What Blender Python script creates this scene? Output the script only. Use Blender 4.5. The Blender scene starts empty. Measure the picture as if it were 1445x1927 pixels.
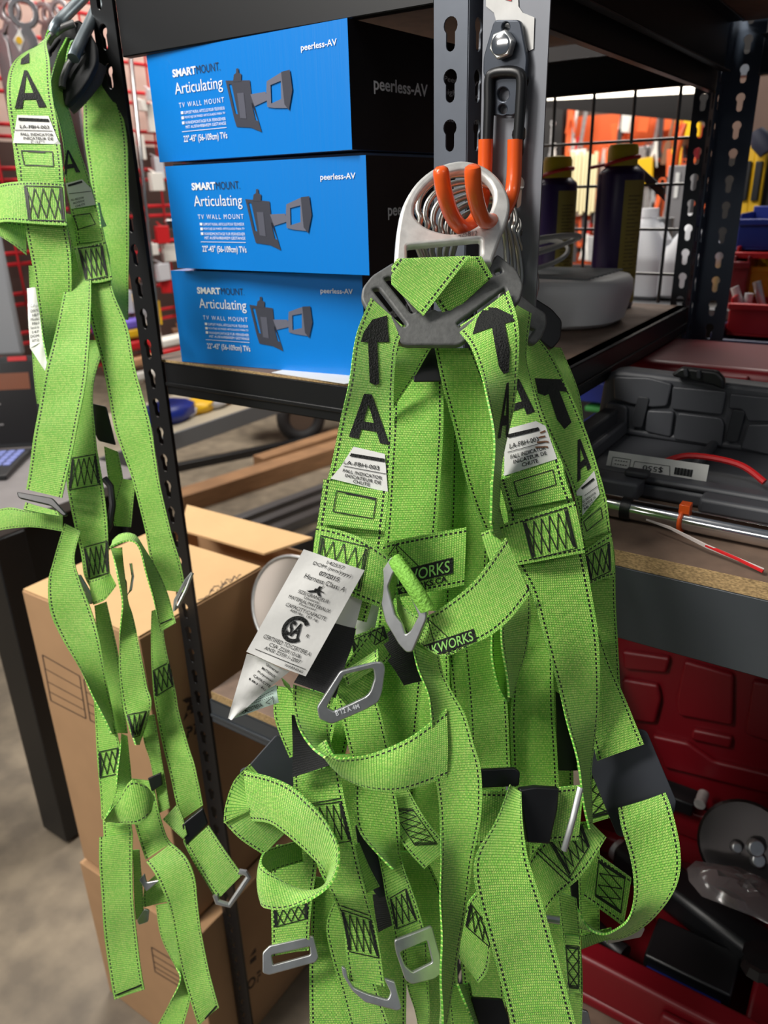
import bpy, bmesh, math, random
import numpy as np
from mathutils import Vector, Matrix
from mathutils.bvhtree import BVHTree
random.seed(7)
SC = bpy.context.scene
COL = SC.collection
# ------------------------------------------------------------------ camera
F = 1450.0; CX, CY = 722.5, 963.5
RM = np.array([[0.83417203, 0.19208174, -0.51697353],
               [0.55093152, -0.33294177, 0.76526089],
               [-0.02512944, -0.92317625, -0.3835546]])
CAM = np.array([0.0, 0.0, 1.55])
cam_d = bpy.data.cameras.new('camera'); cam = bpy.data.objects.new('camera', cam_d); COL.objects.link(cam)
cam_d.sensor_fit = 'VERTICAL'; cam_d.sensor_height = 36.0; cam_d.lens = F / 1927 * 36
cam_d.clip_start = 0.02
mw = Matrix.Identity(4)
for i in range(3):
    mw[i][0] = RM[i][0]; mw[i][1] = -RM[i][1]; mw[i][2] = -RM[i][2]; mw[i][3] = CAM[i]
cam.matrix_world = mw
SC.camera = cam
cam_d.dof.use_dof = True; cam_d.dof.focus_distance = 0.62; cam_d.dof.aperture_fstop = 8.0
# ------------------------------------------------------------------ world, lights, exposure
W = bpy.data.worlds.new('world'); SC.world = W; W.use_nodes = True
W.node_tree.nodes['Background'].inputs[0].default_value = (0.75, 0.85, 1.0, 1)
W.node_tree.nodes['Background'].inputs[1].default_value = 0.10
SC.view_settings.view_transform = 'Standard'; SC.view_settings.look = 'None'
SC.view_settings.gamma = 1; SC.view_settings.exposure = 0.12
def area(name, loc, target, sx, sy, power, color=(1, 0.96, 0.9)):
    l = bpy.data.lights.new(name, 'AREA'); l.shape = 'RECTANGLE'; l.size = sx; l.size_y = sy
    l.energy = power; l.color = color
    o = bpy.data.objects.new(name, l); COL.objects.link(o); o.location = loc
    d = Vector(target) - Vector(loc); o.rotation_euler = d.to_track_quat('-Z', 'Y').to_euler()
    return o
area('ceiling_lamp_key', (-1.25, -0.85, 3.1), (-0.3, 0.5, 1.2), 0.4, 1.2, 70)
area('ceiling_lamp_side', (-2.6, 0.3, 3.3), (-1.0, 0.6, 0.8), 1.2, 0.4, 25)
area('ceiling_lamp_right', (1.8, -0.6, 3.2), (0.0, 0.7, 1.0), 1.0, 0.4, 6)
area('ceiling_lamp_front', (-1.6, -3.6, 2.7), (-0.6, 0.7, 1.4), 2.6, 0.5, 34)
area('ceiling_lamp_tools', (-2.0, 2.2, 3.4), (-2.4, 2.2, 1.0), 1.2, 1.2, 70)
area('ceiling_lamp_back', (-0.6, 3.3, 3.4), (-0.9, 4.2, 1.2), 1.6, 0.8, 85)
area('ceiling_lamp_floor', (-3.6, 3.2, 3.4), (-3.6, 3.4, 0), 1.5, 1.5, 90)

# ------------------------------------------------------------------ geometry helpers
def U(px, py, z):
    return RM @ (np.array([(px - CX) / F, (py - CY) / F, 1.0]) * z) + CAM
def OP(px, py, ax, val):
    r = RM @ np.array([(px - CX) / F, (py - CY) / F, 1.0])
    return r * ((val - CAM[ax]) / r[ax]) + CAM
def thing(name, label, cat, loc=(0, 0, 0), group=None, rz=0.0):
    o = bpy.data.objects.new(name, None); COL.objects.link(o); o.empty_display_size = 0.05
    o.location = loc; o.rotation_euler = (0, 0, rz); o['label'] = label; o['category'] = cat
    if group: o['group'] = group
    return o
def tag(o, label=None, cat=None, group=None, kind=None):
    if label: o['label'] = label
    if cat: o['category'] = cat
    if group: o['group'] = group
    if kind: o['kind'] = kind
    return o
def rootmat(p):
    m = Matrix.Identity(4)
    ch = []
    while p is not None:
        ch.append(Matrix.Translation(p.location) @ p.rotation_euler.to_matrix().to_4x4()); p = p.parent
    for c in reversed(ch): m = m @ c
    return m
class MB:
    """collects shapes in world coordinates; build() links ONE mesh object"""
    def __init__(s): s.v = []; s.f = []; s.uv = {}; s.mi = []; s.cm = 0
    def add(s, vs, fs, uvs=None):
        o = len(s.v)
        s.v += [tuple(float(c) for c in v) for v in vs]
        for k, f in enumerate(fs):
            if uvs is not None: s.uv[len(s.f)] = [uvs[i] for i in f]
            s.f.append(tuple(i + o for i in f)); s.mi.append(s.cm)
        return s
    def box(s, a, b, M=None):
        (x0, y0, z0), (x1, y1, z1) = a, b
        vs = [(x0, y0, z0), (x1, y0, z0), (x1, y1, z0), (x0, y1, z0), (x0, y0, z1), (x1, y0, z1), (x1, y1, z1), (x0, y1, z1)]
        if M is not None: vs = [M @ Vector(v) for v in vs]
        return s.add(vs, [(0, 3, 2, 1), (4, 5, 6, 7), (0, 1, 5, 4), (1, 2, 6, 5), (2, 3, 7, 6), (3, 0, 4, 7)])
    def hexa(s, c8): return s.add(c8, [(0, 3, 2, 1), (4, 5, 6, 7), (0, 1, 5, 4), (1, 2, 6, 5), (2, 3, 7, 6), (3, 0, 4, 7)])
    def tube(s, pts, r, n=10, closed=False, flat=1.0):
        P = [Vector(p) for p in pts]; N = len(P); rs = r if isinstance(r, (list, tuple)) else [r] * N
        vs = []; up = None
        for i in range(N):
            if closed: t = P[(i + 1) % N] - P[i - 1]
            else: t = P[min(i + 1, N - 1)] - P[max(i - 1, 0)]
            t.normalize()
            if up is None:
                up = Vector((0, 0, 1)) if abs(t.z) < .9 else Vector((1, 0, 0))
            a = up - t * up.dot(t)
            if a.length < 1e-6: a = t.orthogonal()
            a.normalize(); b = t.cross(a); up = a
            for k in range(n):
                an = 2 * math.pi * k / n
                vs.append(P[i] + (a * math.cos(an) + b * math.sin(an) * flat) * rs[i])
        fs = []
        for i in range(N if closed else N - 1):
            for k in range(n):
                j = (i + 1) % N
                fs.append((i * n + k, i * n + (k + 1) % n, j * n + (k + 1) % n, j * n + k))
        if not closed: fs += [tuple(range(n - 1, -1, -1)), tuple((N - 1) * n + k for k in range(n))]
        return s.add(vs, fs)
    def lathe(s, prof, loc, n=28, M=None):
        vs = []; L = Vector(loc)
        for r, z in prof:
            for k in range(n):
                a = 2 * math.pi * k / n
                v = Vector((r * math.cos(a), r * math.sin(a), z))
                vs.append((M @ v if M is not None else v) + L)
        fs = [(i * n + k, i * n + (k + 1) % n, (i + 1) * n + (k + 1) % n, (i + 1) * n + k) for i in range(len(prof) - 1) for k in range(n)]
        fs += [tuple(range(n - 1, -1, -1)), tuple((len(prof) - 1) * n + k for k in range(n))]
        return s.add(vs, fs)
    def build(s, name, mat, parent=None, bevel=0, smooth=False, seg=2):
        me = bpy.data.meshes.new(name)
        inv = rootmat(parent).inverted() if parent is not None else Matrix.Identity(4)
        me.from_pydata([tuple(inv @ Vector(v)) for v in s.v], [], s.f)
        if s.uv:
            ul = me.uv_layers.new(name='UVMap')
            for p in me.polygons:
                if p.index in s.uv:
                    for li, u in zip(p.loop_indices, s.uv[p.index]): ul.data[li].uv = u
        for m in (mat if isinstance(mat, list) else [mat]): me.materials.append(m)
        for p, i in zip(me.polygons, s.mi): p.material_index = i
        if bevel == 0 and not s.uv or bevel:
            bm = bmesh.new(); bm.from_mesh(me)
            bmesh.ops.recalc_face_normals(bm, faces=bm.faces)
            bm.to_mesh(me); bm.free()
        if smooth:
            for p in me.polygons: p.use_smooth = True
            try: me.set_sharp_from_angle(angle=math.radians(42))
            except Exception: pass
        o = bpy.data.objects.new(name, me); COL.objects.link(o)
        if parent is not None: o.parent = parent
        if bevel:
            b = o.modifiers.new('bevel', 'BEVEL'); b.width = bevel; b.segments = seg; b.limit_method = 'ANGLE'; b.angle_limit = math.radians(50)
            if smooth is False:
                for p in me.polygons: p.use_smooth = True
                try: me.set_sharp_from_angle(angle=math.radians(30))
                except Exception: pass
        return o
def struct(mb, name, mat, **k):
    return tag(mb.build(name, mat, None, **k), kind='structure')
def curve_plate(outer, holes=(), thick=0.002, bevel=0.0, n=0):
    """2D outline with holes -> (verts, faces) centred on z=0"""
    cu = bpy.data.curves.new('tmp', 'CURVE'); cu.dimensions = '2D'; cu.fill_mode = 'BOTH'
    cu.extrude = max(0.0, thick / 2 - bevel); cu.bevel_depth = bevel; cu.bevel_resolution = 2
    if bevel: cu.offset = -bevel
    for poly in [outer] + list(holes):
        sp = cu.splines.new('POLY'); sp.points.add(len(poly) - 1)
        for p, q in zip(sp.points, poly): p.co = (q[0], q[1], 0, 1)
        sp.use_cyclic_u = True
    return curve_mesh(cu)
def curve_mesh(cu):
    ob = bpy.data.objects.new('tmp', cu); COL.objects.link(ob)
    bpy.context.view_layer.update()
    me = ob.evaluated_get(bpy.context.evaluated_depsgraph_get()).to_mesh()
    vs = [tuple(v.co) for v in me.vertices]; fs = [tuple(p.vertices) for p in me.polygons]
    ob.evaluated_get(bpy.context.evaluated_depsgraph_get()).to_mesh_clear()
    bpy.data.objects.remove(ob); bpy.data.curves.remove(cu)
    return vs, fs
def smooth_poly(pts, k=4, closed=True):
    """catmull-rom through points"""
    P = [np.array(p, float) for p in pts]; n = len(P); out = []
    rng = range(n) if closed else range(n - 1)
    for i in rng:
        if closed: a, b, c, d = P[i - 1], P[i], P[(i + 1) % n], P[(i + 2) % n]
        else: a, b, c, d = P[max(i - 1, 0)], P[i], P[i + 1], P[min(i + 2, n - 1)]
        for j in range(k):
            t = j / k
            out.append(0.5 * ((2 * b) + (-a + c) * t + (2 * a - 5 * b + 4 * c - d) * t * t + (-a + 3 * b - 3 * c + d) * t ** 3))
    if not closed: out.append(P[-1])
    return out
def round_poly(pts, r, k=4):
    """round the corners of a polygon"""
    out = []; n = len(pts)
    for i in range(n):
        a, b, c = np.array(pts[i - 1], float), np.array(pts[i], float), np.array(pts[(i + 1) % n], float)
        u, v = a - b, c - b; lu, lv = np.linalg.norm(u), np.linalg.norm(v)
        rr = min(r, lu * .45, lv * .45); p, q = b + u / lu * rr, b + v / lv * rr
        for j in range(k + 1):
            t = j / k; out.append((1 - t) ** 2 * p + 2 * t * (1 - t) * b + t * t * q)
    return out
class Plane:
    """plane through a point; n in camera coordinates (x right, y down, z away)"""
    def __init__(s, px, py, z, n=(0, 0, -1)):
        s.o = U(px, py, z); nn = RM @ np.array(n, float); s.n = nn / np.linalg.norm(nn)
        r = RM @ np.array([1.0, 0, 0]); s.u = r - s.n * (r @ s.n); s.u /= np.linalg.norm(s.u); s.v = np.cross(s.n, s.u)
    def uv(s, px, py):
        r = RM @ np.array([(px - CX) / F, (py - CY) / F, 1.0])
        h = CAM + r * (((s.o - CAM) @ s.n) / (r @ s.n)) - s.o
        return (h @ s.u, h @ s.v)
    def at(s, p, off=0.0): return s.o + s.u * p[0] + s.v * p[1] + s.n * (off + (p[2] if len(p) > 2 else 0))
def plate_px(name, mat, parent, plane, outer, holes=(), thick=0.003, bevel=0.0006, smooth=True):
    vs, fs = curve_plate([plane.uv(*p) for p in outer], [[plane.uv(*p) for p in h] for h in holes], thick, bevel)
    mb = MB(); mb.add([plane.at(v) for v in vs], fs)
    return mb.build(name, mat, parent, smooth=smooth)
_fc = {}
def text2d(s, bold=0.0, space=1.0, shear=0.0):
    """text as flat mesh, normalised to 0..1 x 0..1 (v up); returns verts, faces, aspect"""
    key = (s, bold, space, shear)
    if key in _fc: return _fc[key]
    cu = bpy.data.curves.new('t', 'FONT'); cu.body = s; cu.resolution_u = 3; cu.offset = bold; cu.space_character = space; cu.shear = shear
    vs, fs = curve_mesh(cu)
    xs = [v[0] for v in vs]; ys = [v[1] for v in vs]
    x0, x1, y0, y1 = min(xs), max(xs), min(ys), max(ys)
    vs = [((v[0] - x0) / (x1 - x0), (v[1] - y0) / (y1 - y0)) for v in vs]
    _fc[key] = (vs, fs, (x1 - x0) / (y1 - y0)); return _fc[key]
def grid_cut(vs, fs, nu, nv):
    bm = bmesh.new(); bv = [bm.verts.new((v[0], v[1], 0)) for v in vs]
    for f in fs:
        try: bm.faces.new([bv[i] for i in f])
        except Exception: pass
    xs = [v[0] for v in vs]; ys = [v[1] for v in vs]; x0, x1, y0, y1 = min(xs), max(xs), min(ys), max(ys)
    for i in range(1, nu):
        bmesh.ops.bisect_plane(bm, geom=bm.verts[:] + bm.edges[:] + bm.faces[:], plane_co=(x0 + (x1 - x0) * i / nu, 0, 0), plane_no=(1, 0, 0))
    for i in range(1, nv):
        bmesh.ops.bisect_plane(bm, geom=bm.verts[:] + bm.edges[:] + bm.faces[:], plane_co=(0, y0 + (y1 - y0) * i / nv, 0), plane_no=(0, 1, 0))
    bm.verts.index_update()
    r = [(v.co.x, v.co.y) for v in bm.verts], [tuple(v.index for v in f.verts) for f in bm.faces]
    bm.free(); return r
BV = {}
def remember(o, mb): BV.setdefault(o, (list(mb.v), list(mb.f)))
def bvh_of(objs):
    vs = []; fs = []
    for o in objs:
        v, f = BV[o]; k = len(vs); vs += [Vector(p) for p in v]; fs += [tuple(i + k for i in q) for q in f]
    return BVHTree.FromPolygons(vs, fs)
class Decal:
    """prints, seams and thread laid onto the surface of given parts"""
    def __init__(s, objs, off=0.0005): s.t = bvh_of(objs); s.off = off; s.mb = MB(); s.last = 0.6
    def hit(s, px, py, off=None):
        r = Vector(RM @ np.array([(px - CX) / F, (py - CY) / F, 1.0])); l = r.length; r.normalize()
        h = s.t.ray_cast(Vector(CAM), r)
        if h[0] is None: return None
        n = h[1]
        if n.dot(r) > 0: n = -n
        return h[0] + n * (s.off if off is None else off) - r * 0.0002
    def put(s, vs, fs):
        ps = [s.hit(*v) for v in vs]
        ok = [f for f in fs if all(ps[i] is not None for i in f)]
        ok = [f for f in ok if max((ps[a] - ps[b]).length for a in f for b in f) < 0.02]
        s.mb.add([p if p is not None else (0, 0, 0) for p in ps], ok)
        return s
    def quad(s, q, vs, fs, nu=8, nv=8):
        """q = pixel TL,TR,BR,BL"""
        vs, fs = grid_cut(vs, fs, nu, nv); TL, TR, BR, BL = [np.array(p, float) for p in q]
        return s.put([(TL * (1 - u) * v + TR * u * v + BR * u * (1 - v) + BL * (1 - u) * (1 - v)) for u, v in vs], fs)
    def text(s, q, txt, bold=0.02, space=1.0, nu=10, nv=3, shear=0.0):
        vs, fs, a = text2d(txt, bold, space, shear); return s.quad(q, vs, fs, nu, nv)
    def poly(s, pts, nu=8, nv=8):
        vs, fs = curve_plate(pts, (), 0, 0); vs, fs = grid_cut([v[:2] for v in vs], fs, nu, nv); return s.put(vs, fs)
    def line(s, pts, w=1.8, step=6, closed=False, dash=None):
        P = [np.array(p, float) for p in pts]
        if closed: P.append(P[0])
        for a, b in zip(P[:-1], P[1:]):
            L = np.linalg.norm(b - a)
            if L < 1e-6: continue
            t = (b - a) / L; nn = np.array([-t[1], t[0]]) * w / 2
            segs = [(0, L)] if dash is None else [(k * dash, min(L, k * dash + dash * .6)) for k in range(int(L / dash) + 1)]
            for s0, s1 in segs:
                if s1 <= s0: continue
                n = max(1, int((s1 - s0) / step)); vs = []; fs = []
                for i in range(n + 1):
                    c = a + t * (s0 + (s1 - s0) * i / n); vs += [c - nn, c + nn]
                for i in range(n): fs.append((2 * i, 2 * i + 1, 2 * i + 3, 2 * i + 2))
                s.put(vs, fs)
        return s
    def build(s, name, mat, parent):
        if not s.mb.f: return None
        o = s.mb.build(name, mat, parent); remember(o, s.mb); s.mb = MB(); return o
def bil(q, u, v):
    TL, TR, BR, BL = [np.array(p, float) for p in q]
    return TL * (1 - u) * (1 - v) + TR * u * (1 - v) + BR * u * v + BL * (1 - u) * v
def sub(q, u0, v0, u1, v1): return [bil(q, u0, v0), bil(q, u1, v0), bil(q, u1, v1), bil(q, u0, v1)]
def stitch_box(dc, q, n=4, w=1.8, vertical=False, ends=True):
    """bar-tack box: outline plus crossing zigzags; q = TL,TR,BR,BL"""
    j = lambda: random.uniform(-.012, .012)
    dc.line([bil(q, 0, 0), bil(q, 1, 0), bil(q, 1, 1), bil(q, 0, 1)], w, closed=True)
    for ph in (0, 1):
        pts = []
        for i in range(n + 1):
            a = i / n; b = .06 if (i + ph) % 2 else .94
            pts.append(bil(q, (b if vertical else .04 + .92 * a) + j(), (.04 + .92 * a if vertical else b) + j()))
        dc.line(pts, w)
    if ends:
        for e in (.03, .06, .94, .97):
            if vertical: dc.line([bil(q, .02, e), bil(q, .98, e + j())], w)
            else: dc.line([bil(q, e, .04), bil(q, e + j(), .96)], w)
    return dc
WB = 0.047
def ribbon(name, st, mat, parent, W=WB, th=0.0016, ns=8, cols=6, crown=0.0008, wob=0.0007, z_add=0.0, cuts=()):
    """webbing strap: stations (xl,yl,xr,yr,depth[,tilt]) give its two edges; built as a solid band W metres wide"""
    L = []; R = []
    for s in st:
        xl, yl, xr, yr, z = s[:5]; tl = s[5] if len(s) > 5 else 0.0; z += z_add
        w = math.hypot(xr - xl, yr - yl) * z / F
        d = tl * math.sqrt(max(0.0, W * W - w * w))
        L.append(U(xl, yl, z - d / 2)); R.append(U(xr, yr, z + d / 2))
    L = smooth_poly(L, ns, False); R = smooth_poly(R, ns, False); n = len(L)
    sl = [0.0]
    for i in range(1, n): sl.append(sl[-1] + float(np.linalg.norm((L[i] + R[i]) / 2 - (L[i - 1] + R[i - 1]) / 2)))
    ph = random.uniform(0, 6.28); N = []
    for i in range(n):
        t = (L[min(i + 1, n - 1)] + R[min(i + 1, n - 1)]) - (L[max(i - 1, 0)] + R[max(i - 1, 0)])
        c = np.cross(R[i] - L[i], t); c = c / (np.linalg.norm(c) + 1e-12)
        if N and c @ N[-1] < 0 and np.linalg.norm(R[i] - L[i]) < .012: c = -c
        N.append(c)
    N2 = []
    for i in range(n):
        a = sum(N[max(0, i - 2):min(n, i + 3)]); N2.append(a / (np.linalg.norm(a) + 1e-12))
    vs = []; uv = []
    for side in (0, 1):
        for i in range(n):
            for k in range(cols + 1):
                u = k / cols
                o = crown * (1 - (2 * u - 1) ** 2) + wob * math.sin(sl[i] * 95 + ph + 2.4 * u) * (1 - 0.4 * u)
                vs.append(L[i] * (1 - u) + R[i] * u + N2[i] * (o + (th / 2 if side else -th / 2))); uv.append((u * 0.047, sl[i]))
    c1 = cols + 1; fs = []
    off = n * c1
    for i in range(n - 1):
        for k in range(cols):
            a = i * c1 + k
            fs.append((a, a + 1, a + c1 + 1, a + c1)); fs.append((off + a, off + a + c1, off + a + c1 + 1, off + a + 1))
        a = i * c1; fs.append((a, a + c1, off + a + c1, off + a)); a += cols; fs.append((a, off + a, off + a + c1, a + c1))
    for k in range(cols):
        fs.append((k, off + k, off + k + 1, k + 1)); a = (n - 1) * c1 + k; fs.append((a, a + 1, off + a + 1, off + a))
    mb = MB(); mb.add(vs, fs, uv)
    o = mb.build(name, mat, parent, smooth=True); remember(o, mb)
    if cuts:
        bm = bmesh.new(); bm.from_mesh(o.data); inv = rootmat(parent).inverted() if parent is not None else Matrix.Identity(4)
        for a, b, keep in cuts:
            ra, rb = Vector(U(a[0], a[1], 1)) - Vector(CAM), Vector(U(b[0], b[1], 1)) - Vector(CAM); nn = ra.cross(rb); nn.normalize()
            if nn.dot(Vector(U(keep[0], keep[1], 1)) - Vector(CAM)) > 0: nn = -nn
            co = inv @ Vector(U(a[0], a[1], .6)); r = bmesh.ops.bisect_plane(bm, geom=bm.verts[:] + bm.edges[:] + bm.faces[:], plane_co=co, plane_no=nn, clear_outer=True)
            bmesh.ops.holes_fill(bm, edges=[e for e in bm.edges if e.is_boundary])
        bm.to_mesh(o.data); bm.free(); m4 = rootmat(parent)
        BV[o] = ([tuple(m4 @ v.co) for v in o.data.vertices], [tuple(p.vertices) for p in o.data.polygons])
    return o
def quad_sheet(name, mat, parent, q, zs, th=0.0006, wob=0.0012, n=8, W=None):
    """thin sheet (paper or fabric label) with corners at pixels q (TL,TR,BR,BL) and depths zs"""
    C = [U(p[0], p[1], z) for p, z in zip(q, zs)]
    nn = np.cross(C[1] - C[0], C[3] - C[0]); nn /= np.linalg.norm(nn); ph = random.uniform(0, 6)
    vs = []; 
    for sd in (-.5, .5):
        for i in range(n + 1):
            for k in range(n + 1):
                u, v = k / n, i / n
                p = C[0] * (1 - u) * (1 - v) + C[1] * u * (1 - v) + C[2] * u * v + C[3] * (1 - u) * v
                vs.append(p + nn * (sd * th + wob * math.sin(5 * u + 4 * v + ph) * math.sin(3.1 * v + 1)))
    m = n + 1; o = m * m; fs = []
    for i in range(n):
        for k in range(n):
            a = i * m + k; fs += [(a, a + 1, a + m + 1, a + m), (o + a, o + a + m, o + a + m + 1, o + a + 1)]
    for k in range(n):
        fs += [(k, o + k, o + k + 1, k + 1), (n * m + k, n * m + k + 1, o + n * m + k + 1, o + n * m + k)]
        a = k * m; fs += [(a, a + m, o + a + m, o + a)]; a += n; fs += [(a, o + a, o + a + m, a + m)]
    mb = MB(); mb.add(vs, fs); ob = mb.build(name, mat, parent, smooth=True); remember(ob, mb); return ob
# ------------------------------------------------------------------ materials
def lin(c): return tuple(((x / 255) / 12.92 if x / 255 <= .04045 else ((x / 255 + .055) / 1.055) ** 2.4) for x in c[:3]) + (1,)
_m = {}
def mat(name, rgb=(128, 128, 128), rough=.5, metal=0.0, noise=0.0, nscale=40, bump=0.0, emit=0.0, trans=0.0, coat=0.0, spec=0.5, stretch=None):
    if name in _m: return _m[name]
    m = bpy.data.materials.new(name); m.use_nodes = True; nt = m.node_tree; b = nt.nodes['Principled BSDF']
    b.inputs['Base Color'].default_value = lin(rgb); b.inputs['Roughness'].default_value = rough; b.inputs['Metallic'].default_value = metal
    b.inputs['Specular IOR Level'].default_value = spec
    if trans: b.inputs['Transmission Weight'].default_value = trans
    if coat: b.inputs['Coat Weight'].default_value = coat
    if emit: b.inputs['Emission Color'].default_value = lin(rgb); b.inputs['Emission Strength'].default_value = emit
    if noise or bump:
        tc = nt.nodes.new('ShaderNodeTexCoord'); nz = nt.nodes.new('ShaderNodeTexNoise'); nz.inputs['Scale'].default_value = nscale; nz.inputs['Detail'].default_value = 5
        if stretch:
            mp = nt.nodes.new('ShaderNodeMapping'); mp.inputs['Scale'].default_value = stretch
            nt.links.new(tc.outputs['Object'], mp.inputs[0]); nt.links.new(mp.outputs[0], nz.inputs['Vector'])
        else: nt.links.new(tc.outputs['Object'], nz.inputs['Vector'])
        if noise:
            r = nt.nodes.new('ShaderNodeValToRGB'); c = lin(rgb)
            r.color_ramp.elements[0].position = .3; r.color_ramp.elements[1].position = .7
            r.color_ramp.elements[0].color = tuple(x * (1 - noise) for x in c[:3]) + (1,)
            r.color_ramp.elements[1].color = tuple(min(1, x * (1 + noise)) for x in c[:3]) + (1,)
            nt.links.new(nz.outputs['Fac'], r.inputs[0]); nt.links.new(r.outputs[0], b.inputs['Base Color'])
        if bump:
            bp = nt.nodes.new('ShaderNodeBump'); bp.inputs['Strength'].default_value = bump; bp.inputs['Distance'].default_value = .002
            nt.links.new(nz.outputs['Fac'], bp.inputs['Height']); nt.links.new(bp.outputs[0], b.inputs['Normal'])
    _m[name] = m; return m
def node(nt, t, **k):
    n = nt.nodes.new(t)
    for a, v in k.items(): setattr(n, a, v)
    return n
def mth(nt, op, a, b=None):
    n = node(nt, 'ShaderNodeMath', operation=op)
    for i, x in enumerate((a, b)):
        if x is None: continue
        if isinstance(x, (int, float)): n.inputs[i].default_value = x
        else: nt.links.new(x, n.inputs[i])
    return n.outputs[0]
def webbing(name, c1, c2, c3, stitch=True, rough=.55, pitch=(1.45, 2.1)):
    m = bpy.data.materials.new(name); m.use_nodes = True; nt = m.node_tree; b = nt.nodes['Principled BSDF']; lk = nt.links.new
    uv = node(nt, 'ShaderNodeUVMap'); mp = node(nt, 'ShaderNodeMapping'); mp.inputs['Scale'].default_value = (1000, 1000, 1); lk(uv.outputs[0], mp.inputs[0])
    br = node(nt, 'ShaderNodeTexBrick'); br.inputs['Scale'].default_value = 1; br.inputs['Brick Width'].default_value = pitch[0]; br.inputs['Row Height'].default_value = pitch[1]
    br.inputs['Mortar Size'].default_value = .34; br.inputs['Mortar Smooth'].default_value = .9; br.offset = .5
    br.inputs['Color1'].default_value = lin(c1); br.inputs['Color2'].default_value = lin(c2); br.inputs['Mortar'].default_value = lin(c3)
    lk(mp.outputs[0], br.inputs['Vector'])
    tc = node(nt, 'ShaderNodeTexCoord'); nz = node(nt, 'ShaderNodeTexNoise'); nz.inputs['Scale'].default_value = 9; nz.inputs['Detail'].default_value = 6; lk(tc.outputs['Object'], nz.inputs['Vector'])
    mr = node(nt, 'ShaderNodeMapRange'); mr.inputs[1].default_value = .35; mr.inputs[2].default_value = .7; mr.inputs[3].default_value = 1.06; mr.inputs[4].default_value = .82; lk(nz.outputs['Fac'], mr.inputs[0])
    mx = node(nt, 'ShaderNodeMix', data_type='RGBA', blend_type='MULTIPLY'); mx.inputs[0].default_value = 1; lk(br.outputs['Color'], mx.inputs[6])
    cc = node(nt, 'ShaderNodeCombineColor'); [lk(mr.outputs[0], cc.inputs[i]) for i in range(3)]; lk(cc.outputs[0], mx.inputs[7])
    col = mx.outputs[2]
    if stitch:
        sp = node(nt, 'ShaderNodeSeparateXYZ'); lk(uv.outputs[0], sp.inputs[0])
        ax = mth(nt, 'ABSOLUTE', mth(nt, 'SUBTRACT', sp.outputs[0], .0235))
        band = mth(nt, 'MULTIPLY', mth(nt, 'GREATER_THAN', ax, .0194), mth(nt, 'LESS_THAN', ax, .0210))
        dash = mth(nt, 'LESS_THAN', mth(nt, 'FRACT', mth(nt, 'DIVIDE', sp.outputs[1], .0038)), .60)
        msk = mth(nt, 'MULTIPLY', band, dash)
        m2 = node(nt, 'ShaderNodeMix', data_type='RGBA'); lk(msk, m2.inputs[0]); lk(col, m2.inputs[6]); m2.inputs[7].default_value = lin((12, 16, 10)); col = m2.outputs[2]
    lk(col, b.inputs['Base Color']); b.inputs['Roughness'].default_value = rough; b.inputs['Sheen Weight'].default_value = .25; b.inputs['Sheen Roughness'].default_value = .4
    bp = node(nt, 'ShaderNodeBump'); bp.inputs['Strength'].default_value = .75; bp.inputs['Distance'].default_value = .0012; bp.invert = True
    lk(br.outputs['Fac'], bp.inputs['Height']); lk(bp.outputs[0], b.inputs['Normal']); return m
GREEN = webbing('lime_webbing', (214, 250, 128), (160, 232, 92), (98, 184, 58), pitch=(1.4, 1.9))
BLACKWEB = webbing('black_elastic', (34, 35, 38), (26, 27, 30), (14, 14, 16), stitch=False, pitch=(1.0, 1.6))
INK = mat('black_print', (20, 22, 21), .75, bump=.9, nscale=650)
INKG = mat('dark_print', (30, 32, 34), .7)
THREAD = mat('black_thread', (16, 20, 16), .6)
PAPER = mat('label_fabric', (226, 226, 222), .6, bump=.3, nscale=60)
MINT = mat('mint_label', (190, 214, 202), .6)
ALU = mat('cast_aluminium', (214, 214, 210), .45, .45, noise=.12, nscale=120, bump=.15)
STEEL = mat('zinc_steel', (196, 198, 198), .36, .85, noise=.15, nscale=60)
CHROME = mat('chrome', (225, 225, 225), .12, 1.0)
RODM = mat('galvanised_rod', (188, 186, 178), .34, 1.0, noise=.1, nscale=90)
PLATEG = mat('grey_plastic_plate', (92, 93, 92), .5, 0.0, noise=.15, nscale=200, bump=.25)
BLKP = mat('black_plastic', (22, 23, 25), .38)
PADM = mat('dark_rubber_pad', (50, 53, 60), .62)
ORG = mat('orange_vinyl', (232, 92, 30), .3, coat=.3)
POSTG = mat('grey_powder_coat', (92, 98, 108), .42, 0.3, noise=.06, nscale=30, bump=.06)
POSTD = mat('dark_powder_coat', (52, 58, 68), .4, 0.2, noise=.08, nscale=30, bump=.06)
BLACKC = mat('black_powder_coat', (20, 21, 23), .4, 0.1)
BEAMG = mat('slate_beam', (72, 77, 82), .38, 0.3, noise=.05, nscale=12)
CHIPT = mat('chipboard_face', (112, 92, 78), .75, noise=.15, nscale=50)
CHIPE = mat('chipboard_edge', (168, 140, 98), .85, noise=.5, nscale=330, stretch=(1, 1, 2.5))
BLUE = mat('carton_blue', (0, 124, 214), .33, coat=.15, bump=.12, nscale=25, stretch=(9, 1, .5))
CBLK = mat('carton_black', (20, 20, 24), .4, bump=.12, nscale=25, stretch=(9, 1, .5))
WHITEP = mat('white_print', (236, 240, 244), .5)
GREYP = mat('grey_print', (228, 230, 234), .5)
BLUEIN = mat('carton_inner', (150, 160, 172), .8)
CARD = mat('cardboard', (178, 140, 102), .85, noise=.05, nscale=14)
CARDIN = mat('cardboard_inner', (196, 160, 114), .85, noise=.04, nscale=14)
CARDP = mat('carton_print', (70, 55, 48), .8)
CONC = mat('concrete', (132, 122, 108), .42, noise=.28, nscale=2.2, bump=.06)
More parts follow.
